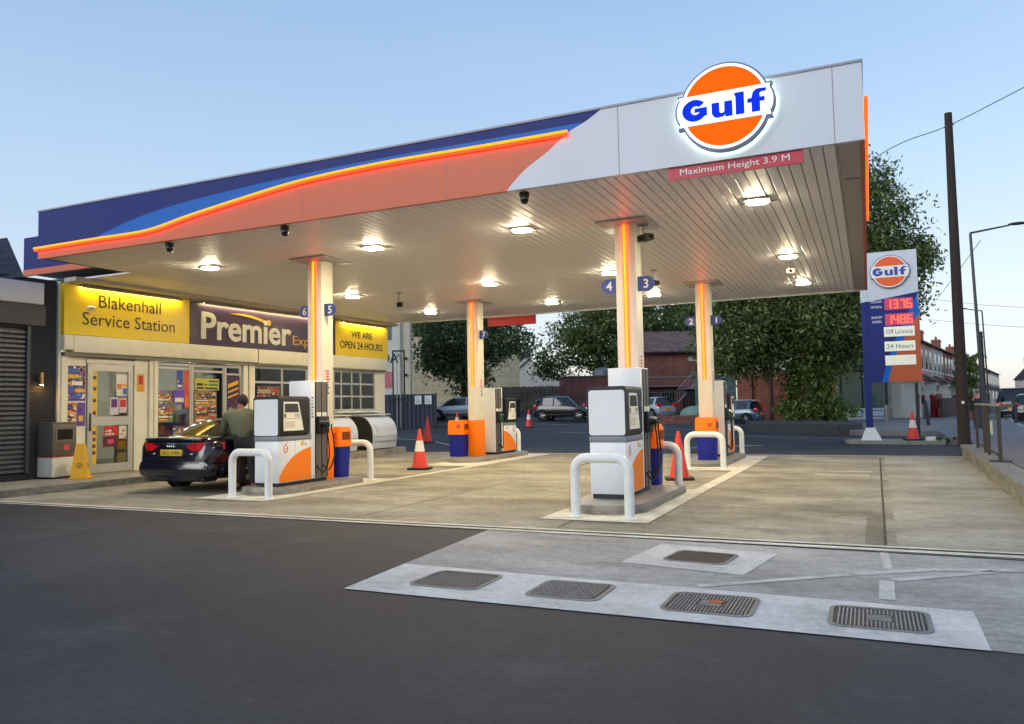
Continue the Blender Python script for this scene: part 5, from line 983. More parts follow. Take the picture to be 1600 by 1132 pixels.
# white rendered building beside the shop
t, w = frame_thing('rendered_building', 'tall cream rendered building beyond the shop with painted marks and pipes', 'building', (-31.6, 36.0), (-25.0, 40.3), 0.45)
MB().box(0, 0, 0, w, 7, 8.2).build('wall', render_c, t, smooth=0); MB().box(w-1.7, -0.03, 0.0, w-0.75, -0.002, 8.0).build('white_bay', render_w, t, smooth=0)
for k, x in enumerate((w-0.7, w-0.12)): MB().tube([(x, -0.08, 0.2), (x, -0.08, 8.1)], 0.05, 8).build('drainpipe', mat('pipe_grey', (170, 168, 160), 0.5), t)
text_mb('OA', 1.1, 0.6, 0.02, 0.01, (w-1.35, -0.032, 4.1)).build('painted_letters', mat('letter_green', (40, 70, 66), 0.6), t, smooth=0)
MB().box(w-1.7, -0.045, 5.2, w-1.2, -0.031, 6.9).build('barred_window', mat('bar_window', (110, 116, 120), 0.5, var=0.6, scale=20), t, smooth=0)
MB().box(w-1.65, -0.05, 2.3, w-1.15, -0.031, 3.3).build('red_notice', mat('faded_red', (200, 120, 124), 0.6, var=0.3, scale=6), t, smooth=0)
for z in (3.0, 4.0): MB().box(w-0.45, -0.12, z, w-0.3, -0.002, z+0.16, 0, 0.02).build('outside_lamp', black_plastic, t)
# tall black gate frame and dark corrugated fence
t = thing('gate_frame', 'tall black metal frame standing before the white bay wall', 'gate', (-23.6, 36.0, 0.4), R(24))
MB().box(0, 0, 0, 0.07, 0.07, 4.3).box(0.62, 0, 0, 0.69, 0.07, 4.3).box(0.071, 0.005, 4.22, 0.619, 0.065, 4.3).box(0.071, 0.005, 1.55, 0.619, 0.065, 1.62).build('frame', black_plastic, t, smooth=0)
for x in (0.25, 0.44): MB().tube([(x, 0.035, 0.1), (x, 0.035, 4.22)], 0.025, 6).build('bar', grey_metal, t)
MB().prism([(0.18, 3.65), (0.34, 4.15), (0.36, 4.15), (0.5, 3.65), (0.47, 3.65), (0.35, 4.05), (0.21, 3.65)], 0.01, 0.04).build('letter_mark', mat('letter_green', (40, 70, 66), 0.6), t, smooth=0)
t, w = frame_thing('metal_fence', 'dark grey corrugated metal fence with two white notices', 'fence', (-25.2, 36.3), (-21.95, 37.8), 0.35)
b = MB(); n = 60
pts = [(i*w/n, 0.03*(1 if (i//2) % 2 else -1)*(1 if i % 2 or True else 1)) for i in range(n+1)]
b.prism([(x, y) for x, y in pts]+[(x, y+0.01) for x, y in pts[::-1]], 0.02, 1.95, 0, 'z').build('sheet', mat('fence_slate', (66, 70, 84), 0.5, 0.2, var=0.15, scale=3), t, smooth=0)
MB().box(w-0.02, -0.03, 0, w+0.06, 0.06, 2.0).build('post', dark_metal, t, smooth=0)
fx = lambda s: (-25.2+(3.25/w)*s, 36.3+(1.5/w)*s)
for nm, s, m_ in (('upper', w-1.15, 'white notice with a round mark on the corrugated fence'), ('lower', w-0.6, 'plain white notice nearer the end of the corrugated fence')):
    q = thing('fence_notice', m_, 'notice', (*fx(s), 0.35), math.atan2(1.5, 3.25)); MB().box(0, -0.06, 1.38, 0.38, -0.045, 1.86).build('sheet', white_paint, q)
    bb = MB()
    for k in range(4): bb.box(0.06, -0.063, 1.45+0.07*k, 0.32-0.03*k, -0.0605, 1.465+0.07*k)
    if nm == 'upper': bb.lathe([(0.07, 0), (0.05, 0.0)], (0, 0, 0), 3)
    bb.build('print', mat('notice_grey', (120, 124, 130), 0.6), q, smooth=0)
# beige wall, wooden fence, brick store, gabled house
t, w = frame_thing('beige_building', 'large plain beige building behind the leafy tree', 'building', (-36.5, 54.8), (-26.4, 59.4), 0.9)
MB().box(0, 0, 0, w, 12, 6.6).build('wall', surface_mat('beige_block', (196, 186, 158), (176, 166, 138), (210, 202, 176), 0.85, 0.5, 20), t, smooth=0)
cs_ = MB()
for k in range(1, 6): cs_.box(0.02, -0.012, k*1.05, w-0.02, -0.001, k*1.05+0.03)
cs_.build('course_line', mat('course_shade', (160, 150, 128), 0.9), t, smooth=0)
t, w = frame_thing('wooden_fence', 'weathered grey brown board fence behind the dark hatchback', 'fence', (-28.2, 55.4), (-21.7, 58.4), 0.95)
wood = mat('old_wood', (96, 84, 76), 0.9, var=0.35, scale=3, stretch=(6, 6, 0.4)); x = 0; r_ = random.Random(5); b = MB()
while x < w: b.box(x, 0, 0, min(x+0.135, w), 0.02, 2.15+r_.uniform(-0.03, 0.03)); x += 0.145
b.build('board', wood, t, smooth=0); MB().box(0, 0.021, 0.5, w, 0.06, 0.6).box(0, 0.021, 1.6, w, 0.06, 1.7).build('rail', wood, t, smooth=0)
for x in (0.0, 1.8, 3.6, 5.4, w-0.1): MB().box(x, -0.08, 0, x+0.09, -0.002, 2.25).build('post', mat('post_grey', (120, 112, 104), 0.9), t, smooth=0)
t, w = frame_thing('brick_store', 'low flat roofed red brick building behind the big white pump end', 'building', (-22.0, 58.2), (-17.6, 60.3), 0.9)
MB().box(0, 0, 0, w, 5, 2.85).build('wall', old_brick, t, smooth=0); MB().box(-0.08, -0.08, 2.852, w+0.08, 5.1, 2.97).build('roof', mat('felt', (84, 80, 82), 0.9), t, smooth=0); MB().box(0.0, -0.03, 2.0, w, -0.002, 2.1).build('brick_band', mat('band_brick', (140, 90, 80), 0.9), t)
MB().lathe([(0.9, 0), (0.85, 0.5), (0.4, 0.75)], (w-1.4, 2.5, 2.975), 16, sy=0.7).build('roof_vent', grey_metal, t)
t, w = frame_thing('gabled_house', 'pale house with a steep white bargeboard behind the board fence', 'house', (-41.0, 80.0), (-29.6, 85.2), 1.0)
MB().box(0, 0, 0, w, 9, 3.4).prism([(0, 0), (0, 0)] and [(3.2, 3.402), (9.2, 3.402), (6.2, 5.9)], 0.0, 0.3).build('wall', render_w, t, smooth=0)
MB().prism([(-0.3, 3.41), (4.5, 7.4), (5.0, 7.4), (9, 3.41)], 0.8, 9).build('roof', mat('slate_dark', (74, 68, 70), 0.7, var=0.2, scale=4), t, smooth=0)
MB().prism([(2.4, 3.3), (6.1, 6.5), (6.1, 6.1), (2.9, 3.3)], -0.25, -0.05).build('bargeboard', render_w, t, smooth=0)
MB().box(5.6, 1.2, 3.405, 9.8, 3.0, 3.9).box(0, -0.6, 2.3, w, -0.1, 2.5).build('porch_roof', mat('porch_grey', (120, 122, 124), 0.7), t, smooth=0)
for x in (1.2, 4.6, 7.2): f = MB().box(x, -0.05, 1.0, x+1.4, -0.002, 2.2).build('window', win_white, t, smooth=0); MB().box(x+0.1, -0.06, 1.1, x+1.3, -0.0505, 2.1).build('pane', win_dark, f, smooth=0)
# tiled brick building with stair
t, w = frame_thing('tiled_brick_building', 'dark brick building with a tiled roof and an outside metal stair', 'building', (-18.2, 64.4), (-12.2, 67.1), 0.7)
MB().box(0, 0, 0, w, 7, 5.3).build('wall', old_brick, t, smooth=0)
MB().prism([(-0.35, 5.305), (3.4, 7.3), (3.4, 7.15), (-0.35, 5.15)], -0.2, w+0.2, 0, 'x').prism([(3.41, 7.3), (7.3, 5.3), (7.3, 5.15), (3.41, 7.15)], -0.2, w+0.2, 0, 'x').build('roof', tiles, t, smooth=0)
MB().prism([(0.02, 5.3), (6.98, 5.3), (3.4, 7.1)], 0.01, 0.2, 0, 'x').prism([(0.02, 5.3), (6.98, 5.3), (3.4, 7.1)], w-0.2, w-0.01, 0, 'x').build('gable', old_brick, t, smooth=0)
MB().box(-0.2, -0.46, 5.08, w+0.2, -0.36, 5.2).build('gutter', black_plastic, t, smooth=0)
MB().box(0.1, -0.06, 3.0, w-0.1, -0.002, 3.15).box(0.1, -0.9, 2.25, w-2.4, -0.002, 2.38).build('band', mat('grey_wood', (120, 110, 108), 0.8), t, smooth=0)
for x in (0.6, 2.4): f = MB().box(x, -0.06, 0.9, x+1.2, -0.002, 2.0).build('window', mat('frame_grey', (130, 130, 132), 0.6), t, smooth=0); MB().box(x+0.08, -0.07, 0.98, x+1.12, -0.0605, 1.92).build('pane', win_dark, f, smooth=0)
MB().box(w-1.75, -0.04, 4.4, w-1.0, -0.002, 4.75).build('name_board', mat('board_grey', (190, 188, 184), 0.6), t, smooth=0)
st_ = MB()
for k in range(14): st_.box(w-3.2+k*0.19, -2.0, 0.9+k*0.2, w-3.2+k*0.19+0.24, -1.1, 0.93+k*0.2)
st_.build('stair_tread', grey_metal, t, smooth=0)
rl = MB()
for k in range(15): rl.tube([(w-3.2+k*0.19, -2.0, 0.9+k*0.2), (w-3.2+k*0.19, -2.0, 1.95+k*0.2)], 0.015, 5)
rl.tube([(w-3.2, -2.0, 1.95), (w-3.2+14*0.19, -2.0, 1.95+14*0.2)], 0.025, 6).tube([(w-3.2, -2.0, 0.88), (w-3.2+14*0.19, -2.0, 0.88+14*0.2)], 0.04, 6)
rl.build('stair_rail', mat('rail_grey', (150, 150, 154), 0.5, 0.5), t)
q = thing('shed', 'dark shed below the outside stair', 'shed', (-13.6, 64.2, 0.6), R(24)); MB().box(0, 0, 0, 1.9, 1.6, 2.1).build('wall', mat('shed_dark', (44, 38, 38), 0.8, var=0.2), q); MB().box(-0.2, -0.3, 2.105, 2.1, 1.7, 2.2).build('roof', mat('shed_roof', (130, 134, 142), 0.6), q); MB().box(0.3, -0.03, 0.05, 1.0, -0.002, 1.9).build('door', mat('shed_door', (30, 28, 30), 0.7), q)
q = thing('wooden_post', 'tall brown wooden post beside the tiled brick building', 'post', (-10.2, 58.5, 0.4)); MB().tube([(0, 0, 0), (0.02, 0, 7.2)], [0.22, 0.19], 10).box(-0.12, -0.26, 2.2, 0.12, -0.215, 2.7).build('pole', mat('brown_post', (112, 76, 56), 0.85, var=0.3, scale=4), q)
t, w = frame_thing('garden_wall', 'low crumbling brick wall in front of the silver white hatchback', 'wall', (-12.3, 45.6), (-8.6, 47.4), 0.12); MB().box(0, 0, -0.1, w, 0.22, 0.62).build('wall', old_brick, t, smooth=0); MB().box(-0.02, -0.02, 0.622, w+0.02, 0.24, 0.68).build('coping', mat('coping_worn', (120, 104, 98), 0.9, var=0.3), t, smooth=0)
t, w = frame_thing('metal_railings', 'row of plain metal railings in front of the tiled brick building', 'railings', (-17.6, 62.6), (-12.8, 64.8), 0.65); b = MB()
for k in range(26): b.box(k*w/25-0.02, 0, 0, k*w/25+0.02, 0.03, 2.0)
b.box(0, -0.02, 1.8, w, -0.001, 1.85).box(0, -0.02, 0.2, w, -0.001, 0.25).build('rails', mat('rail_steel', (110, 108, 112), 0.5, 0.4), t, smooth=0)
# bins and containers by the fence
def wheelie(label, x, y, z, s, m, rz=0.4):
    q = thing('wheelie_bin', label, 'bin', (x, y, z), rz); b = MB(); b.add([(-.24*s, -.28*s, .06), (.24*s, -.28*s, .06), (.24*s, .28*s, .06), (-.24*s, .28*s, .06), (-.3*s, -.36*s, 1.0*s), (.3*s, -.36*s, 1.0*s), (.3*s, .36*s, 1.0*s), (-.3*s, .36*s, 1.0*s)], [(3, 2, 1, 0), (4, 5, 6, 7), (0, 1, 5, 4), (1, 2, 6, 5), (2, 3, 7, 6), (3, 0, 4, 7)]).build('body', m, q, smooth=0)
    MB().box(-.32*s, -.4*s, 1.005*s, .32*s, .38*s, 1.07*s, 0, .02).build('lid', m, q); return q
wheelie('dark wheelie bin between the wooden fence and the grey container', -23.3, 51.6, 0.7, 1.25, mat('bin_charcoal', (40, 40, 42), 0.6)); 
q = thing('steel_container', 'grey steel waste container behind the dark hatchback', 'container', (-21.5, 51.2, 0.65), R(12)); MB().box(0, 0, 0.1, 1.9, 1.2, 1.25, 0, 0.02).build('body', mat('container_grey', (84, 90, 98), 0.6, var=0.15), q); MB().box(-0.04, -0.04, 1.255, 1.94, 1.24, 1.33, 0, 0.02).build('lid', mat('container_lid', (130, 142, 156), 0.5), q)
q = thing('covered_scooter', 'pale green cover over something low beside the wooden post', 'cover', (-10.2, 50.5, 0.25)); MB().ell((0, 0, 0.55), (0.95, 0.6, 0.55), 0, 18, 10).ell((0.4, 0.05, 0.85), (0.4, 0.35, 0.35), 0, 14, 8).build('cover', mat('cover_green', (110, 140, 134), 0.6, var=0.1), q)
# brick boundary with teal gates, and the green shop front behind the tree
t, w = frame_thing('brick_boundary_wall', 'tall red brick wall with a buttress and drainpipe behind the ivy tree', 'wall', (-7.6, 54.0), (-3.2, 56.0), 0.1)
MB().box(0, 0, 0, w, 0.35, 3.45).build('wall', red_brick, t, smooth=0); MB().box(-0.45, -0.25, 0, 0.45, -0.002, 3.55).build('pier', red_brick, t, smooth=0); MB().tube([(1.75, -0.08, 0), (1.75, -0.08, 3.4)], 0.07, 8).build('drainpipe', mat('pipe_dark', (60, 58, 60), 0.6), t)
t, w = frame_thing('teal_gates', 'faded teal double gates beside the tall red brick wall', 'gate', (-10.6, 52.9), (-8.1, 54.0), 0.15); MB().box(0, 0, 0, w/2-0.02, 0.08, 3.2).box(w/2+0.02, 0, 0, w, 0.08, 3.2).build('leaf', mat('teal_paint', (84, 118, 118), 0.6, var=0.15), t, smooth=0); MB().box(0, -0.04, 1.6, w, -0.001, 1.7).box(0.7, -0.03, 0.1, 0.74, -0.001, 1.59).box(1.5, -0.03, 0.1, 1.54, -0.001, 1.59).build('rail', mat('teal_dark', (60, 84, 86), 0.6), t, smooth=0)
t, w = frame_thing('green_shop', 'old shop with green tinted windows and white panels below them', 'shop', (-3.1, 54.2), (1.1, 55.8), 0.25)
MB().box(0, 0.3, 0, w, 8, 7.0).build('wall', red_brick, t, smooth=0); MB().box(0, 0, 0, w, 0.29, 0.75).build('stall_riser', mat('riser_white', (206, 212, 216), 0.5), t, smooth=0)
for x in (0.2, 1.7, 3.1): MB().box(x, -0.02, 0.18, x+1.15, -0.002, 0.62).build('riser_panel', mat('riser_line', (96, 100, 108), 0.5), t, smooth=0); MB().box(x+0.06, -0.03, 0.24, x+1.09, -0.0205, 0.56).build('riser_inset', mat('riser_white', (206, 212, 216), 0.5), t, smooth=0)
gg = mat('green_glass', (58, 96, 84), 0.12, var=0.25, scale=1.2, stretch=(5, 5, 0.5), spec=0.6)
for x0_, x1_ in ((0.1, 1.55), (1.65, 2.9), (3.0, w-0.1)): MB().box(x0_, 0.05, 0.8, x1_, 0.1, 3.1).build('window', gg, t, smooth=0)
for x in (0.02, 1.56, 2.91, w-0.1): MB().box(x, 0.0, 0.76, x+0.08, 0.14, 3.15).build('mullion', mat('mullion_dark', (40, 44, 46), 0.5), t, smooth=0)
MB().box(-0.05, -0.3, 3.2, w+0.05, 0.29, 3.5).prism([(-0.3, 3.505), (0.29, 3.505), (0.29, 4.0)], -0.05, w+0.05, 0, 'x').build('cornice', mat('teal_cornice', (84, 104, 100), 0.6, var=0.2), t, smooth=0)
q = thing('window_placard', 'arched red and white placard in the green shop window', 'placard', (-2.35, 54.35, 0.3), R(20.8)); MB().prism([(0, 0.6), (0.55, 0.6), (0.55, 2.2)]+arc(0.275, 2.2, 0.275, 0.27, 0, 180, 10)+[(0, 2.2)], -0.06, -0.03).build('board', mat('placard_white', (220, 200, 196), 0.5), q); MB().box(0.03, -0.068, 1.55, 0.52, -0.0605, 1.9).box(0.05, -0.068, 0.8, 0.5, -0.0605, 1.0).box(0.05, -0.068, 2.1, 0.5, -0.0605, 2.16).build('print', mat('placard_red', (196, 80, 76), 0.5), q, smooth=0)
t, w = frame_thing('stone_fronted_shop', 'shop with a stone pier, pale pilasters and dark red doors under the price sign', 'shop', (1.12, 56.0), (2.3, 58.7), 0.25)
MB().box(0, 0.4, 0, w, 7, 4.6).build('wall', render_w, t, smooth=0); MB().box(0, 0.0, 0, 0.9, 0.39, 3.2).build('stone_pier', brick_mat('stone_blocks', (176, 168, 156), (150, 142, 130), (120, 112, 104), 1.0, 0.45, 0.22), t, smooth=0)
for x in (1.3, 2.0): MB().box(x, 0.05, 0, x+0.3, 0.39, 3.2).build('pilaster', mat('pilaster_pale', (196, 188, 172), 0.6), t, smooth=0)
for x in (2.36,): d_ = MB().box(x, 0.2, 0.02, x+0.5, 0.39, 2.5).build('door', mat('door_oxblood', (92, 40, 38), 0.5), t, smooth=0); MB().box(x+0.1, 0.17, 1.1, x+0.14, 0.198, 1.25).build('handle', chrome, d_)
MB().box(0, -0.2, 3.22, w, 0.39, 3.7).build('fascia', mat('fascia_dark', (70, 58, 56), 0.6), t, smooth=0)
# terraced houses receding on the right
TA = math.atan2(0.985, 0.175); tx, ty = math.cos(TA), math.sin(TA)
walls = [mat('pink_render', (206, 168, 152), 0.85, var=0.08), mat('pale_render', (206, 204, 196), 0.85, var=0.08), render_w, mat('grey_render', (186, 180, 172), 0.85, var=0.08), red_brick, mat('buff_render', (196, 184, 160), 0.85, var=0.08)]
wname = ['pink rendered', 'pale grey', 'white', 'grey rendered', 'red brick', 'buff rendered']
def house(k, label, wi, chim):
    s = -9.2+k*8.4; t = thing('terraced_house', label, 'house', (3.52+tx*s, 65.5+ty*s, 0.3), TA, 'terraced houses along the street')
    W_ = 8.38; MB().box(0, 0, 0, W_, 8, 5.7).build('wall', walls[wi], t, smooth=0)
    r = MB().prism([(-0.3, 5.62), (4.0, 7.9), (8.3, 5.62), (8.3, 5.50), (4.0, 7.75), (-0.3, 5.50)], 0.0, W_, 0, 'x').build('roof', tiles, t, smooth=0)
    MB().prism([(0.02, 5.702), (7.9, 5.702), (4, 7.7)], 0.01, 0.15, 0, 'x').build('gable', walls[wi], t, smooth=0)
    if chim: c_ = MB().box(W_-0.9, 3.5, 7.2, W_+0.1, 4.5, 8.9).box(W_-0.98, 3.42, 8.6, W_+0.18, 4.58, 8.75).build('chimney', red_brick, t, smooth=0); MB().lathe([(0.13, 8.905), (0.11, 9.3)], (W_-0.6, 4, 0), 10).lathe([(0.13, 8.905), (0.11, 9.3)], (W_-0.2, 4, 0), 10).build('chimney_pot', mat('pot_clay', (160, 90, 66), 0.8), c_)
    for x in (0.9, 3.7, 6.2): f = MB().box(x, -0.06, 3.45, x+1.3, -0.002, 5.05).build('window', win_white, t, smooth=0); MB().box(x+0.1, -0.07, 3.55, x+1.2, -0.0605, 4.95).build('pane', win_dark, f, smooth=0); MB().box(x-0.05, -0.12, 3.35, x+1.35, -0.002, 3.448).build('sill', win_white, f, smooth=0)
    by = MB().prism([(0.5, -0.002), (1.0, -1.0), (2.9, -1.0), (3.4, -0.002)], 0.0, 2.5, 0, 'z').build('bay', walls[2 if wi else 1], t, smooth=0)
    MB().prism([(-0.02, 2.505), (-1.2, 2.505), (-0.02, 3.15)], 0.3, 3.6, 0, 'x').build('bay_roof', tiles, by, smooth=0); MB().box(1.1, -1.015, 0.9, 2.8, -1.0005, 2.25).build('bay_window', win_dark, by, smooth=0)
    d = MB().box(4.6, -0.05, 0.1, 5.6, -0.002, 2.2).build('door', [mat('door_red', (120, 40, 40), 0.5), mat('door_dark', (40, 44, 60), 0.5), win_white][k % 3], t, smooth=0); MB().prism([(-0.003, 2.3), (-0.9, 2.3), (-0.003, 2.75)], 4.3, 7.6, 0, 'x').build('door_hood', tiles, d, smooth=0)
spec = [(2, 1), (0, 1), (1, 1), (4, 1), (2, 1), (5, 0), (2, 1), (0, 0), (1, 1), (2, 1), (4, 0), (2, 1), (1, 0), (2, 1)]
ordn = ['nearest the price sign', 'second from the price sign', 'third from the price sign', 'fourth from the price sign', 'fifth from the price sign', 'sixth along', 'seventh along', 'eighth along', 'ninth along', 'tenth along', 'eleventh along', 'twelfth along', 'thirteenth along', 'last of the row']
for k, (wi, ch) in enumerate(spec): house(k, '%s terraced house with a bay window, %s' % (wname[wi], ordn[k]), wi, ch)
t = thing('garden_wall', 'brown brick front garden wall before the terraced houses', 'wall', (3.52+tx*-8+ty*2.2, 65.5+ty*-8-tx*2.2, 0.25), TA)
MB().box(0, 0, 0, 9.5, 0.22, 1.3).box(9.52, -0.05, 0, 9.9, 0.3, 1.5).build('wall', brick_mat('brown_brick', (104, 64, 54), (84, 50, 44), (96, 84, 76)), t, smooth=0); MB().box(0, 0.3, 0.6, 3, 0.34, 1.6).build('panel', mat('panel_brown', (112, 70, 56), 0.8, var=0.2), t)
# far end of the street
def far_house(label, x, y, w, d, h, rh, wm_, rm, rz):
    t = thing('far_house', label, 'house', (x, y, 0.5), rz); MB().box(0, 0, 0, w, d, h).build('wall', wm_, t, smooth=0)
    rf_ = MB().prism([(-0.3, h-0.05), (d/2, h+rh), (d+0.3, h-0.05)], -0.2, w+0.2, 0, 'x').build('roof', rm, t, smooth=0); MB().box(w*.3, d/2-.4, h+rh-0.6, w*.3+0.8, d/2+.4, h+rh+0.9).build('chimney', red_brick, rf_, smooth=0)
    for x_ in np.arange(0.6, w-1.2, 2.2): f = MB().box(x_, -0.06, h*.55, x_+1.1, -0.002, h*.55+1.2).build('window', win_white, t, smooth=0); MB().box(x_+.1, -0.07, h*.55+.1, x_+1, -0.0605, h*.55+1.1).build('pane', win_dark, f, smooth=0)
redroof = mat('red_roof', (136, 74, 62), 0.8, var=0.2, scale=2)
far_house('white house with a dark pitched roof closing the far end of the street', 25, 146, 8, 8, 4.0, 2.2, render_w, mat('slate_dark', (74, 68, 70), 0.7), R(20))
far_house('long low building with a red roof far down the street', 30, 132, 30, 8, 2.6, 2.0, render_w, redroof, R(8))
far_house('red roofed house behind the long low building', 36, 152, 20, 9, 4.2, 2.4, red_brick, redroof, R(5))
# ------------------------------------------------------------ street furniture on the right
pole_m = mat('tarred_pole', (50, 40, 36), 0.85, var=0.35, scale=6, stretch=(4, 4, 0.3))
t = thing('telegraph_pole', 'thick dark wooden telegraph pole on the brick pavement edge', 'pole', (2.30, 24.4, 0.28)); MB().tube([(0, 0, -0.1), (0.01, 0, 5), (0.02, 0, 9.1)], [0.155, 0.125, 0.095], 14).build('pole', pole_m, t); MB().box(-0.03, -0.17, 1.05, 0.03, -0.15, 1.12).build('pole_plate', white_paint, t); MB().tube([(-0.1, -0.06, 8.7), (0.14, -0.06, 8.75)], 0.02, 6).build('bolt', grey_metal, t)
def wire(label, pts): t = thing('overhead_wire', label, 'wire', (0, 0, 0)); MB().tube(xsec(pts, 6), 0.012, 5, caps=False).build('cable', black_plastic, t)
wire('single wire from the ivy tree over the telegraph pole top', [(-1.5, 27.5, 8.2), (0.9, 25.2, 8.86), (2.33, 24.34, 9.02), (4.4, 23.9, 9.75), (8, 23, 11.0)])
wire('upper wire crossing the pale sky behind the telegraph pole', [(3.9, 62, 8.6), (10, 60, 7.3), (20, 58, 6.7), (34, 56, 6.6)])
wire('lower wire crossing the pale sky above the black car', [(4.0, 62, 7.1), (10, 60, 6.0), (20, 58, 5.2), (34, 56, 4.6)])
wire('wire from the chimneys of the terrace to the telegraph pole', [(3.0, 66, 7.2), (3.6, 50, 7.0), (4.2, 34.9, 7.6)])
lamp_m = mat('lamp_post', (74, 72, 74), 0.5, 0.4, var=0.1)
def street_lamp(label, x, y, z, h, ax, ay, dz=0.26):
    t = thing('street_lamp', label, 'street lamp', (x, y, z), 0, 'street lamps along the road'); MB().tube([(0, 0, 0), (0, 0, 1.6)], 0.10, 10).tube([(0, 0, 1.61), (-0.12, 0, h-0.05), (-0.12, 0, h), (ax*0.7, ay*0.7, h+dz*.75)], [0.065, 0.05, 0.045, 0.032], 8).build('pole', lamp_m, t)
    MB().ell((ax*0.86, ay*0.86, h+dz*.92), (0.34 if abs(ax) > abs(ay) else 0.14, 0.34 if abs(ay) > abs(ax) else 0.14, 0.06)).build('lamp_head', lamp_m, t)
street_lamp('tall street lamp arching to the right behind the telegraph pole', 3.98, 34.9, 0.27, 7.65, 1.75, 0.25)
street_lamp('street lamp reaching left over the terraced house roofs', 8.3, 69.4, 0.3, 7.9, -1.7, -0.3)
street_lamp('thin far street lamp beyond the black car, arm to the right', 17.0, 108.0, 0.3, 8.4, 1.9, 0.3); street_lamp('farther thin street lamp, shorter, close to the red roof', 19.3, 124.0, 0.3, 6.6, 1.9, 0.3); street_lamp('thin street lamp at the right edge above the long red roof', 19.5, 104.0, 0.3, 5.2, 1.9, 0.3)
q = thing('utility_pole', 'dark wooden pole just right of the tall street lamp', 'pole', (5.9, 51.3, 0.27)); MB().tube([(0, 0, 0), (0, 0, 5.0)], [0.16, 0.12], 10).build('pole', pole_m, q); MB().tube([(-0.2, 0, 4.7), (0.2, 0, 4.7)], 0.03, 6).build('crossbar', grey_metal, q)
rail_m = mat('railing_bronze', (66, 60, 54), 0.5, 0.4, var=0.15)
def rail(label, p0, p1):
    t, w = frame_thing('guard_rail', label, 'guard rail', p0, p1, 0.30, 'guard rails on the low wall'); MB().box(-0.04, -0.03, 0, 0.04, 0.03, 1.0).build('post', rail_m, t, smooth=0); MB().box(w-0.04, -0.03, 0, w+0.04, 0.03, 1.0).build('post', rail_m, t, smooth=0)
    MB().box(-0.06, -0.04, 1.002, w+0.06, 0.04, 1.05, 0, 0.01).build('top_rail', mat('rail_top', (140, 134, 124), 0.5, 0.4), t); MB().box(0.041, -0.02, 0.1, w-0.041, 0.02, 0.14).build('bottom_rail', rail_m, t); return t
rail('guard rail panel beside the telegraph pole foot', (2.28, 21.3), (2.22, 19.45)); rr_ = rail('guard rail panel nearest the camera with a pale sticker', (2.20, 18.7), (2.13, 16.65))
MB().box(0.55, -0.012, 0.45, 0.8, 0.012, 0.72).build('sticker', mat('sticker_green', (176, 186, 150), 0.6), rr_); MB().box(1.9, -0.18, -0.06, 2.2, 0.16, 0.03, 0, 0.01).build('foot_block', dark_metal, rr_)
def post(label, x, y, h, lean=0.0, r=0.06, m=dark_metal): q = thing('bollard', label, 'bollard', (x, y, 0.27), 0); MB().tube([(0, 0, 0), (lean*.9, 0, h*.93)], r, 10).build('post', m, q); MB().lathe([(r*1.15, 0), (r*1.15, .05), (r*.6, .09)], (lean*.94, 0, h*.94), 10).build('cap', m, q)
post('dark bollard leaning left behind the price sign cone', 2.0, 40.6, 1.45, 0.06, 0.075); post('dark bollard leaning right beside the red post box', 2.45, 40.8, 1.15, -0.1, 0.075); post('pale grey bollard under the price sign', 0.75, 42.6, 0.95, 0, 0.1, grey_metal); post('dark blue bollard at the kerb beside the black car', 6.2, 43.0, 1.0, 0, 0.09, mat('bollard_navy', (34, 38, 60), 0.5))
q = thing('cycle_stand', 'dark hoop shaped cycle stand at the edge of the brick pavement', 'cycle stand', (5.1, 30.6, 0.285), R(30)); MB().tube([(0, 0, 0), (0, 0, 0.95), (0.06, 0, 1.05), (0.75, 0, 1.05), (0.81, 0, 0.95), (0.81, 0, 0)], 0.045, 8).tube([(0.0, 0, 0.45), (0.81, 0, 0.45)], 0.025, 6).build('tube', dark_metal, q); MB().box(-0.1, -0.1, 0, 0.1, 0.1, 0.012).build('foot_plate', dark_metal, q)
q = thing('street_bin', 'dark blue street litter bin at the foot of the tall lamp', 'bin', (4.15, 37.2, 0.28)); MB().lathe([(0.26, 0), (0.29, 0.85), (0.29, 0.9)], seg=20).build('body', mat('street_bin_navy', (44, 48, 66), 0.5), q); MB().lathe([(0.31, 0.905), (0.3, 1.05), (0.18, 1.18), (0.05, 1.2)], seg=20).build('hood', black_plastic, q); MB().box(-0.13, -0.315, 0.93, 0.13, -0.29, 1.03).build('opening', mat('bin_hole', (10, 10, 10), 0.9), q)
q = thing('post_box', 'round red pillar post box on the pavement', 'post box', (4.06, 61.0, 0.25)); pr = mat('post_red', (178, 24, 36), 0.35); MB().lathe([(0.27, 0), (0.27, 0.12), (0.24, 0.14), (0.235, 1.35)], seg=24).build('body', pr, q); MB().lathe([(0.27, 1.352), (0.29, 1.42), (0.26, 1.5), (0.1, 1.58), (0.01, 1.59)], seg=24).build('cap', pr, q); MB().box(-0.12, -0.25, 1.15, 0.12, -0.225, 1.2).build('slot', black_plastic, q)
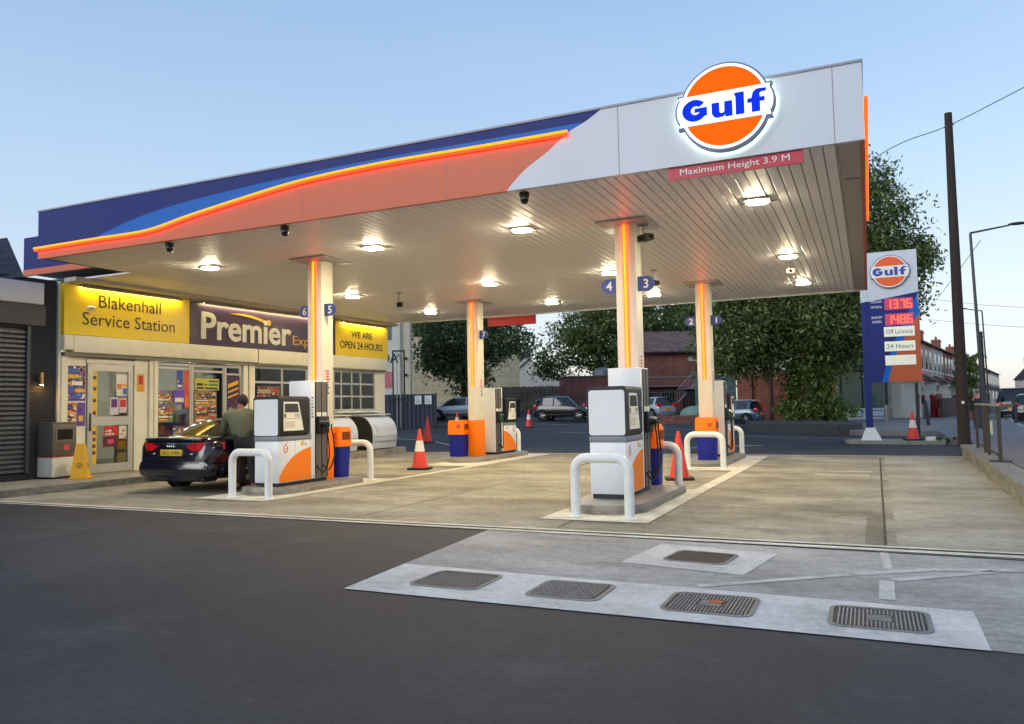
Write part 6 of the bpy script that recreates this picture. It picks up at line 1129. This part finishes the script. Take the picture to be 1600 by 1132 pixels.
# ------------------------------------------------------------ trees and plants
def leaf_mat(name, c1, c2, c3):
    m = bpy.data.materials.new(name); m.use_nodes = True; n = m.node_tree.nodes; L = m.node_tree.links; b = n['Principled BSDF']
    g = n.new('ShaderNodeNewGeometry'); cr = n.new('ShaderNodeValToRGB'); e = cr.color_ramp.elements; e[0].color = (*lin(c1), 1); e[1].color = (*lin(c3), 1); md = e.new(0.55); md.color = (*lin(c2), 1)
    L.new(g.outputs['Random Per Island'], cr.inputs[0]); L.new(cr.outputs[0], b.inputs['Base Color']); b.inputs['Roughness'].default_value = 0.55; b.inputs['Specular IOR Level'].default_value = 0.35
    tr = n.new('ShaderNodeBsdfTranslucent'); L.new(cr.outputs[0], tr.inputs[0]); mx = n.new('ShaderNodeMixShader'); mx.inputs[0].default_value = 0.35; L.new(b.outputs[0], mx.inputs[1]); L.new(tr.outputs[0], mx.inputs[2]); L.new(mx.outputs[0], n['Material Output'].inputs[0]); return m
leaf_d = leaf_mat('leaf_dark', (52, 66, 36), (92, 110, 58), (146, 158, 98)); leaf_g = leaf_mat('leaf_green', (58, 76, 34), (94, 116, 52), (140, 152, 82)); leaf_b = leaf_mat('leaf_bluegreen', (54, 72, 46), (92, 114, 72), (140, 156, 108))
bark = mat('bark', (72, 60, 48), 0.9, var=0.35, scale=5, stretch=(3, 3, 0.5), bump=0.6, bscale=12)
def crown_mesh(name, blobs, n, size, m, parent, clump=0.75, droop=0.0, shell=0.55):
    vol = np.array([b[3]*b[4]*b[5] for b in blobs])**0.75; vol = vol/vol.sum(); Vv = []
    per = 70
    for b, f in zip(blobs, vol):
        k = max(3, int(n*f/per)); d = rng.normal(size=(k, 3)); d /= np.linalg.norm(d, axis=1)[:, None]
        rad = (shell+(1-shell)*rng.random(k))[:, None]**1.0; jit = 1+0.16*rng.normal(size=(k, 1))
        cs = np.array(b[:3])+d*rad*jit*np.array(b[3:6])
        for c in cs:
            p = c+rng.normal(size=(per, 3))*np.array([clump, clump, clump*0.62])*0.55*min(1, b[3]/1.4)
            if droop: p[:, 2] -= droop*rng.random(per)*clump
            Vv.append(p)
    P = np.concatenate(Vv); N = len(P)
    a = rng.normal(size=(N, 3)); a[:, 2] -= 0.5; a /= np.linalg.norm(a, axis=1)[:, None]
    q = rng.normal(size=(N, 3)); q = np.cross(a, q); q /= np.linalg.norm(q, axis=1)[:, None]
    s = size*(0.55+0.9*rng.random((N, 1)))
    vs = np.stack([P-a*s, P+q*s*0.42, P+a*s, P-q*s*0.42], 1).reshape(-1, 3)
    me = bpy.data.meshes.new(name); me.vertices.add(4*N); me.vertices.foreach_set('co', vs.ravel()); me.loops.add(4*N); me.loops.foreach_set('vertex_index', np.arange(4*N, dtype=np.int32)); me.polygons.add(N); me.polygons.foreach_set('loop_start', np.arange(0, 4*N, 4, dtype=np.int32)); me.polygons.foreach_set('loop_total', np.full(N, 4, dtype=np.int32)); me.materials.append(m); me.update(calc_edges=True); me.validate()
    o = bpy.data.objects.new(name, me); COL.objects.link(o); o.parent = parent; return o
def tree(name, label, loc, blobs, n, size, m, trunk_r, forks, rz=R(24.5), cat='tree', **kw):
    t = thing(name, label, cat, loc, rz); b = MB()
    ctr = Vector((sum(q[0] for q in blobs)/len(blobs), 0, min(q[2]-q[5]*0.3 for q in blobs)))
    fz = max(1.2, min(q[2]-q[5]*0.4 for q in blobs)); b.tube(xsec([(0, 0, -0.2), (0.05, 0, fz*0.5), (0.0, 0.05, fz)], 4), [trunk_r*(1.25-0.35*i/8) for i in range(9)], 12)
    for q in blobs[:forks]: b.tube(xsec([(0, 0.05, fz*0.9), (q[0]*0.45, q[1]*0.4, fz+(q[2]-fz)*0.5), (q[0], q[1], q[2]+q[5]*0.3)], 5), [trunk_r*(0.62-0.5*i/10) for i in range(11)], 8)
    b.build('trunk', bark, t); crown_mesh('crown', blobs, n, size, m, t, **kw); return t
# local x runs along the picture's right, z up
iv = tree('ivy_tree', 'large dark tree with an ivy covered trunk behind the canopy and price sign', (-3.03, 46.0, 0.3),
     [(-1.3, 0, 5.6, 4.2, 3.6, 2.1), (1.4, 0.5, 6.4, 3.2, 3.4, 2.6), (-3.2, 0, 7.6, 3.0, 3.2, 2.4), (0.0, 0.5, 9.6, 4.6, 4.0, 3.6), (3.2, 0.3, 8.9, 3.0, 3.0, 2.4), (4.7, 0, 9.6, 2.0, 2.2, 1.9), (3.9, 0, 11.9, 1.9, 2.0, 1.5), (3.4, 0, 13.6, 1.3, 1.4, 1.5), (-2.5, 0.5, 11, 3, 3, 2.6), (5.2, 0, 7.3, 1.4, 1.4, 1.2), (6.3, 0, 10.1, 1.0, 1.0, 0.7), (-4.4, -0.3, 4.3, 1.7, 1.6, 1.7), (-2.6, 0.6, 4.0, 1.6, 1.6, 1.2), (1.9, 0.3, 4.4, 1.7, 1.6, 1.4), (6.5, 0, 9.0, 0.9, 0.9, 0.8), (4.6, 0, 13.0, 0.9, 0.9, 0.7)], 90000, 0.125, leaf_d, 0.5, 6, clump=0.95, droop=0.7)
crown_mesh('ivy', [(0.1, 0, 1.0, 1.55, 1.3, 0.95), (0.2, 0, 2.6, 1.35, 1.2, 1.4), (0.5, 0, 0.7, 1.9, 1.3, 0.6)], 9000, 0.13, leaf_g, iv, clump=0.5)
tree('broad_tree', 'broad dark green tree rising behind the brick store and board fence', (-21.5, 72.5, 1.0), [(0, 0, 6.4, 5.2, 4.5, 3.2), (3.5, 0, 8.6, 3.6, 3.6, 2.8), (-3.8, 0, 8.0, 2.8, 3, 2.2), (-6.2, 0, 4.6, 2.2, 2.2, 1.6), (0, 0, 10.5, 4, 4, 3), (5.8, 0, 6.2, 2.6, 2.6, 2.6)], 34000, 0.18, leaf_d, 0.45, 4, clump=1.1)
tree('leafy_tree', 'dense tree behind the farthest pillar and corrugated fence', (-26.2, 49.3, 0.7), [(0, 0, 6.2, 3.2, 3, 2.5), (2.6, 0, 5.6, 2.0, 2.0, 1.7), (-1.8, 0, 4.6, 1.7, 1.7, 1.5), (-0.5, 0, 8.4, 3, 3, 2.2), (0.3, 0, 3.0, 1.6, 1.5, 1.2), (3.6, 0, 7.3, 1.2, 1.2, 0.8)], 24000, 0.15, leaf_b, 0.3, 4, clump=0.8)
tree('rear_tree', 'tree crown beyond the tiled roof building', (-13.5, 84, 1.0), [(0, 0, 8.5, 4.5, 4, 3.4), (-3.2, 0, 9.8, 3.2, 3, 2.8), (3, 0, 7.6, 2.6, 2.6, 2.2)], 14000, 0.22, leaf_d, 0.4, 3, clump=1.1)
tree('yard_tree', 'dark bushy tree rising behind the tall red brick wall', (-6.5, 62.0, 0.5), [(0, 0, 4.2, 3.6, 2.5, 2.6), (3, 0, 5.2, 2.8, 2.4, 2.4), (-3, 0, 5.6, 2.6, 2.4, 2.6), (0, 0, 7.4, 3.6, 3, 2.4)], 14000, 0.2, leaf_d, 0.3, 3, clump=0.9)
tree('street_tree', 'small tree in front of the white terraced houses', (8.2, 80.0, 0.3), [(0, 0, 3.2, 1.2, 1.1, 1.2), (0.2, 0, 4.4, 0.9, 0.9, 0.8)], 3600, 0.13, leaf_g, 0.12, 2, clump=0.5)
tree('far_tree', 'dark trees closing the street beyond the red roofs', (37.0, 168.0, 0.5), [(0, 0, 6, 4, 4, 3.5), (-7, 0, 5, 4, 4, 3), (8, 0, 5.5, 5, 4, 3.4)], 6000, 0.4, leaf_d, 0.4, 2, clump=1.4)
tree('back_tree', 'tall tree behind the white building at the far left', (-40.0, 66.0, 1.0), [(0, 0, 7, 4, 4, 3), (3, 0, 5.5, 3, 3, 2.4)], 9000, 0.22, leaf_d, 0.4, 2, clump=1.0)
pt = thing('spiky_plant', 'spiky green palm like plant in a pot beside the telegraph pole', 'plant', (5.0, 50.0, 0.27)); MB().lathe([(0.28, 0), (0.36, 0.5)], seg=14).build('pot', mat('pot_brown', (110, 76, 60), 0.8), pt); MB().tube([(0, 0, 0.5), (0, 0, 1.1)], 0.08, 8).build('trunk', bark, pt); b = MB()
for k in range(110):
    a = rng.random()*6.283; e_ = R(10+70*rng.random()); L_ = 0.6+0.35*rng.random(); d = Vector((math.cos(a)*math.cos(e_), math.sin(a)*math.cos(e_), math.sin(e_))); s_ = Vector((-math.sin(a), math.cos(a), 0))*0.025; p0 = Vector((0, 0, 1.1)); p1 = p0+d*L_*0.6; p2 = p0+d*L_+Vector((0, 0, -0.12*L_)); b.add([p0-s_, p0+s_, p1+s_, p1-s_, p2], [(0, 1, 2, 3), (3, 2, 4)])
b.build('fronds', leaf_g, pt, smooth=0)
wd = thing('weed_tuft', 'small weeds growing where the low wall meets the kerb island', 'weeds', (2.2, 27.9, 0.13)); crown_mesh('leaves', [(0, 0, 0.1, 0.2, 0.2, 0.1), (-0.25, 0.1, 0.08, 0.12, 0.1, 0.08)], 420, 0.045, leaf_g, wd, clump=0.12)
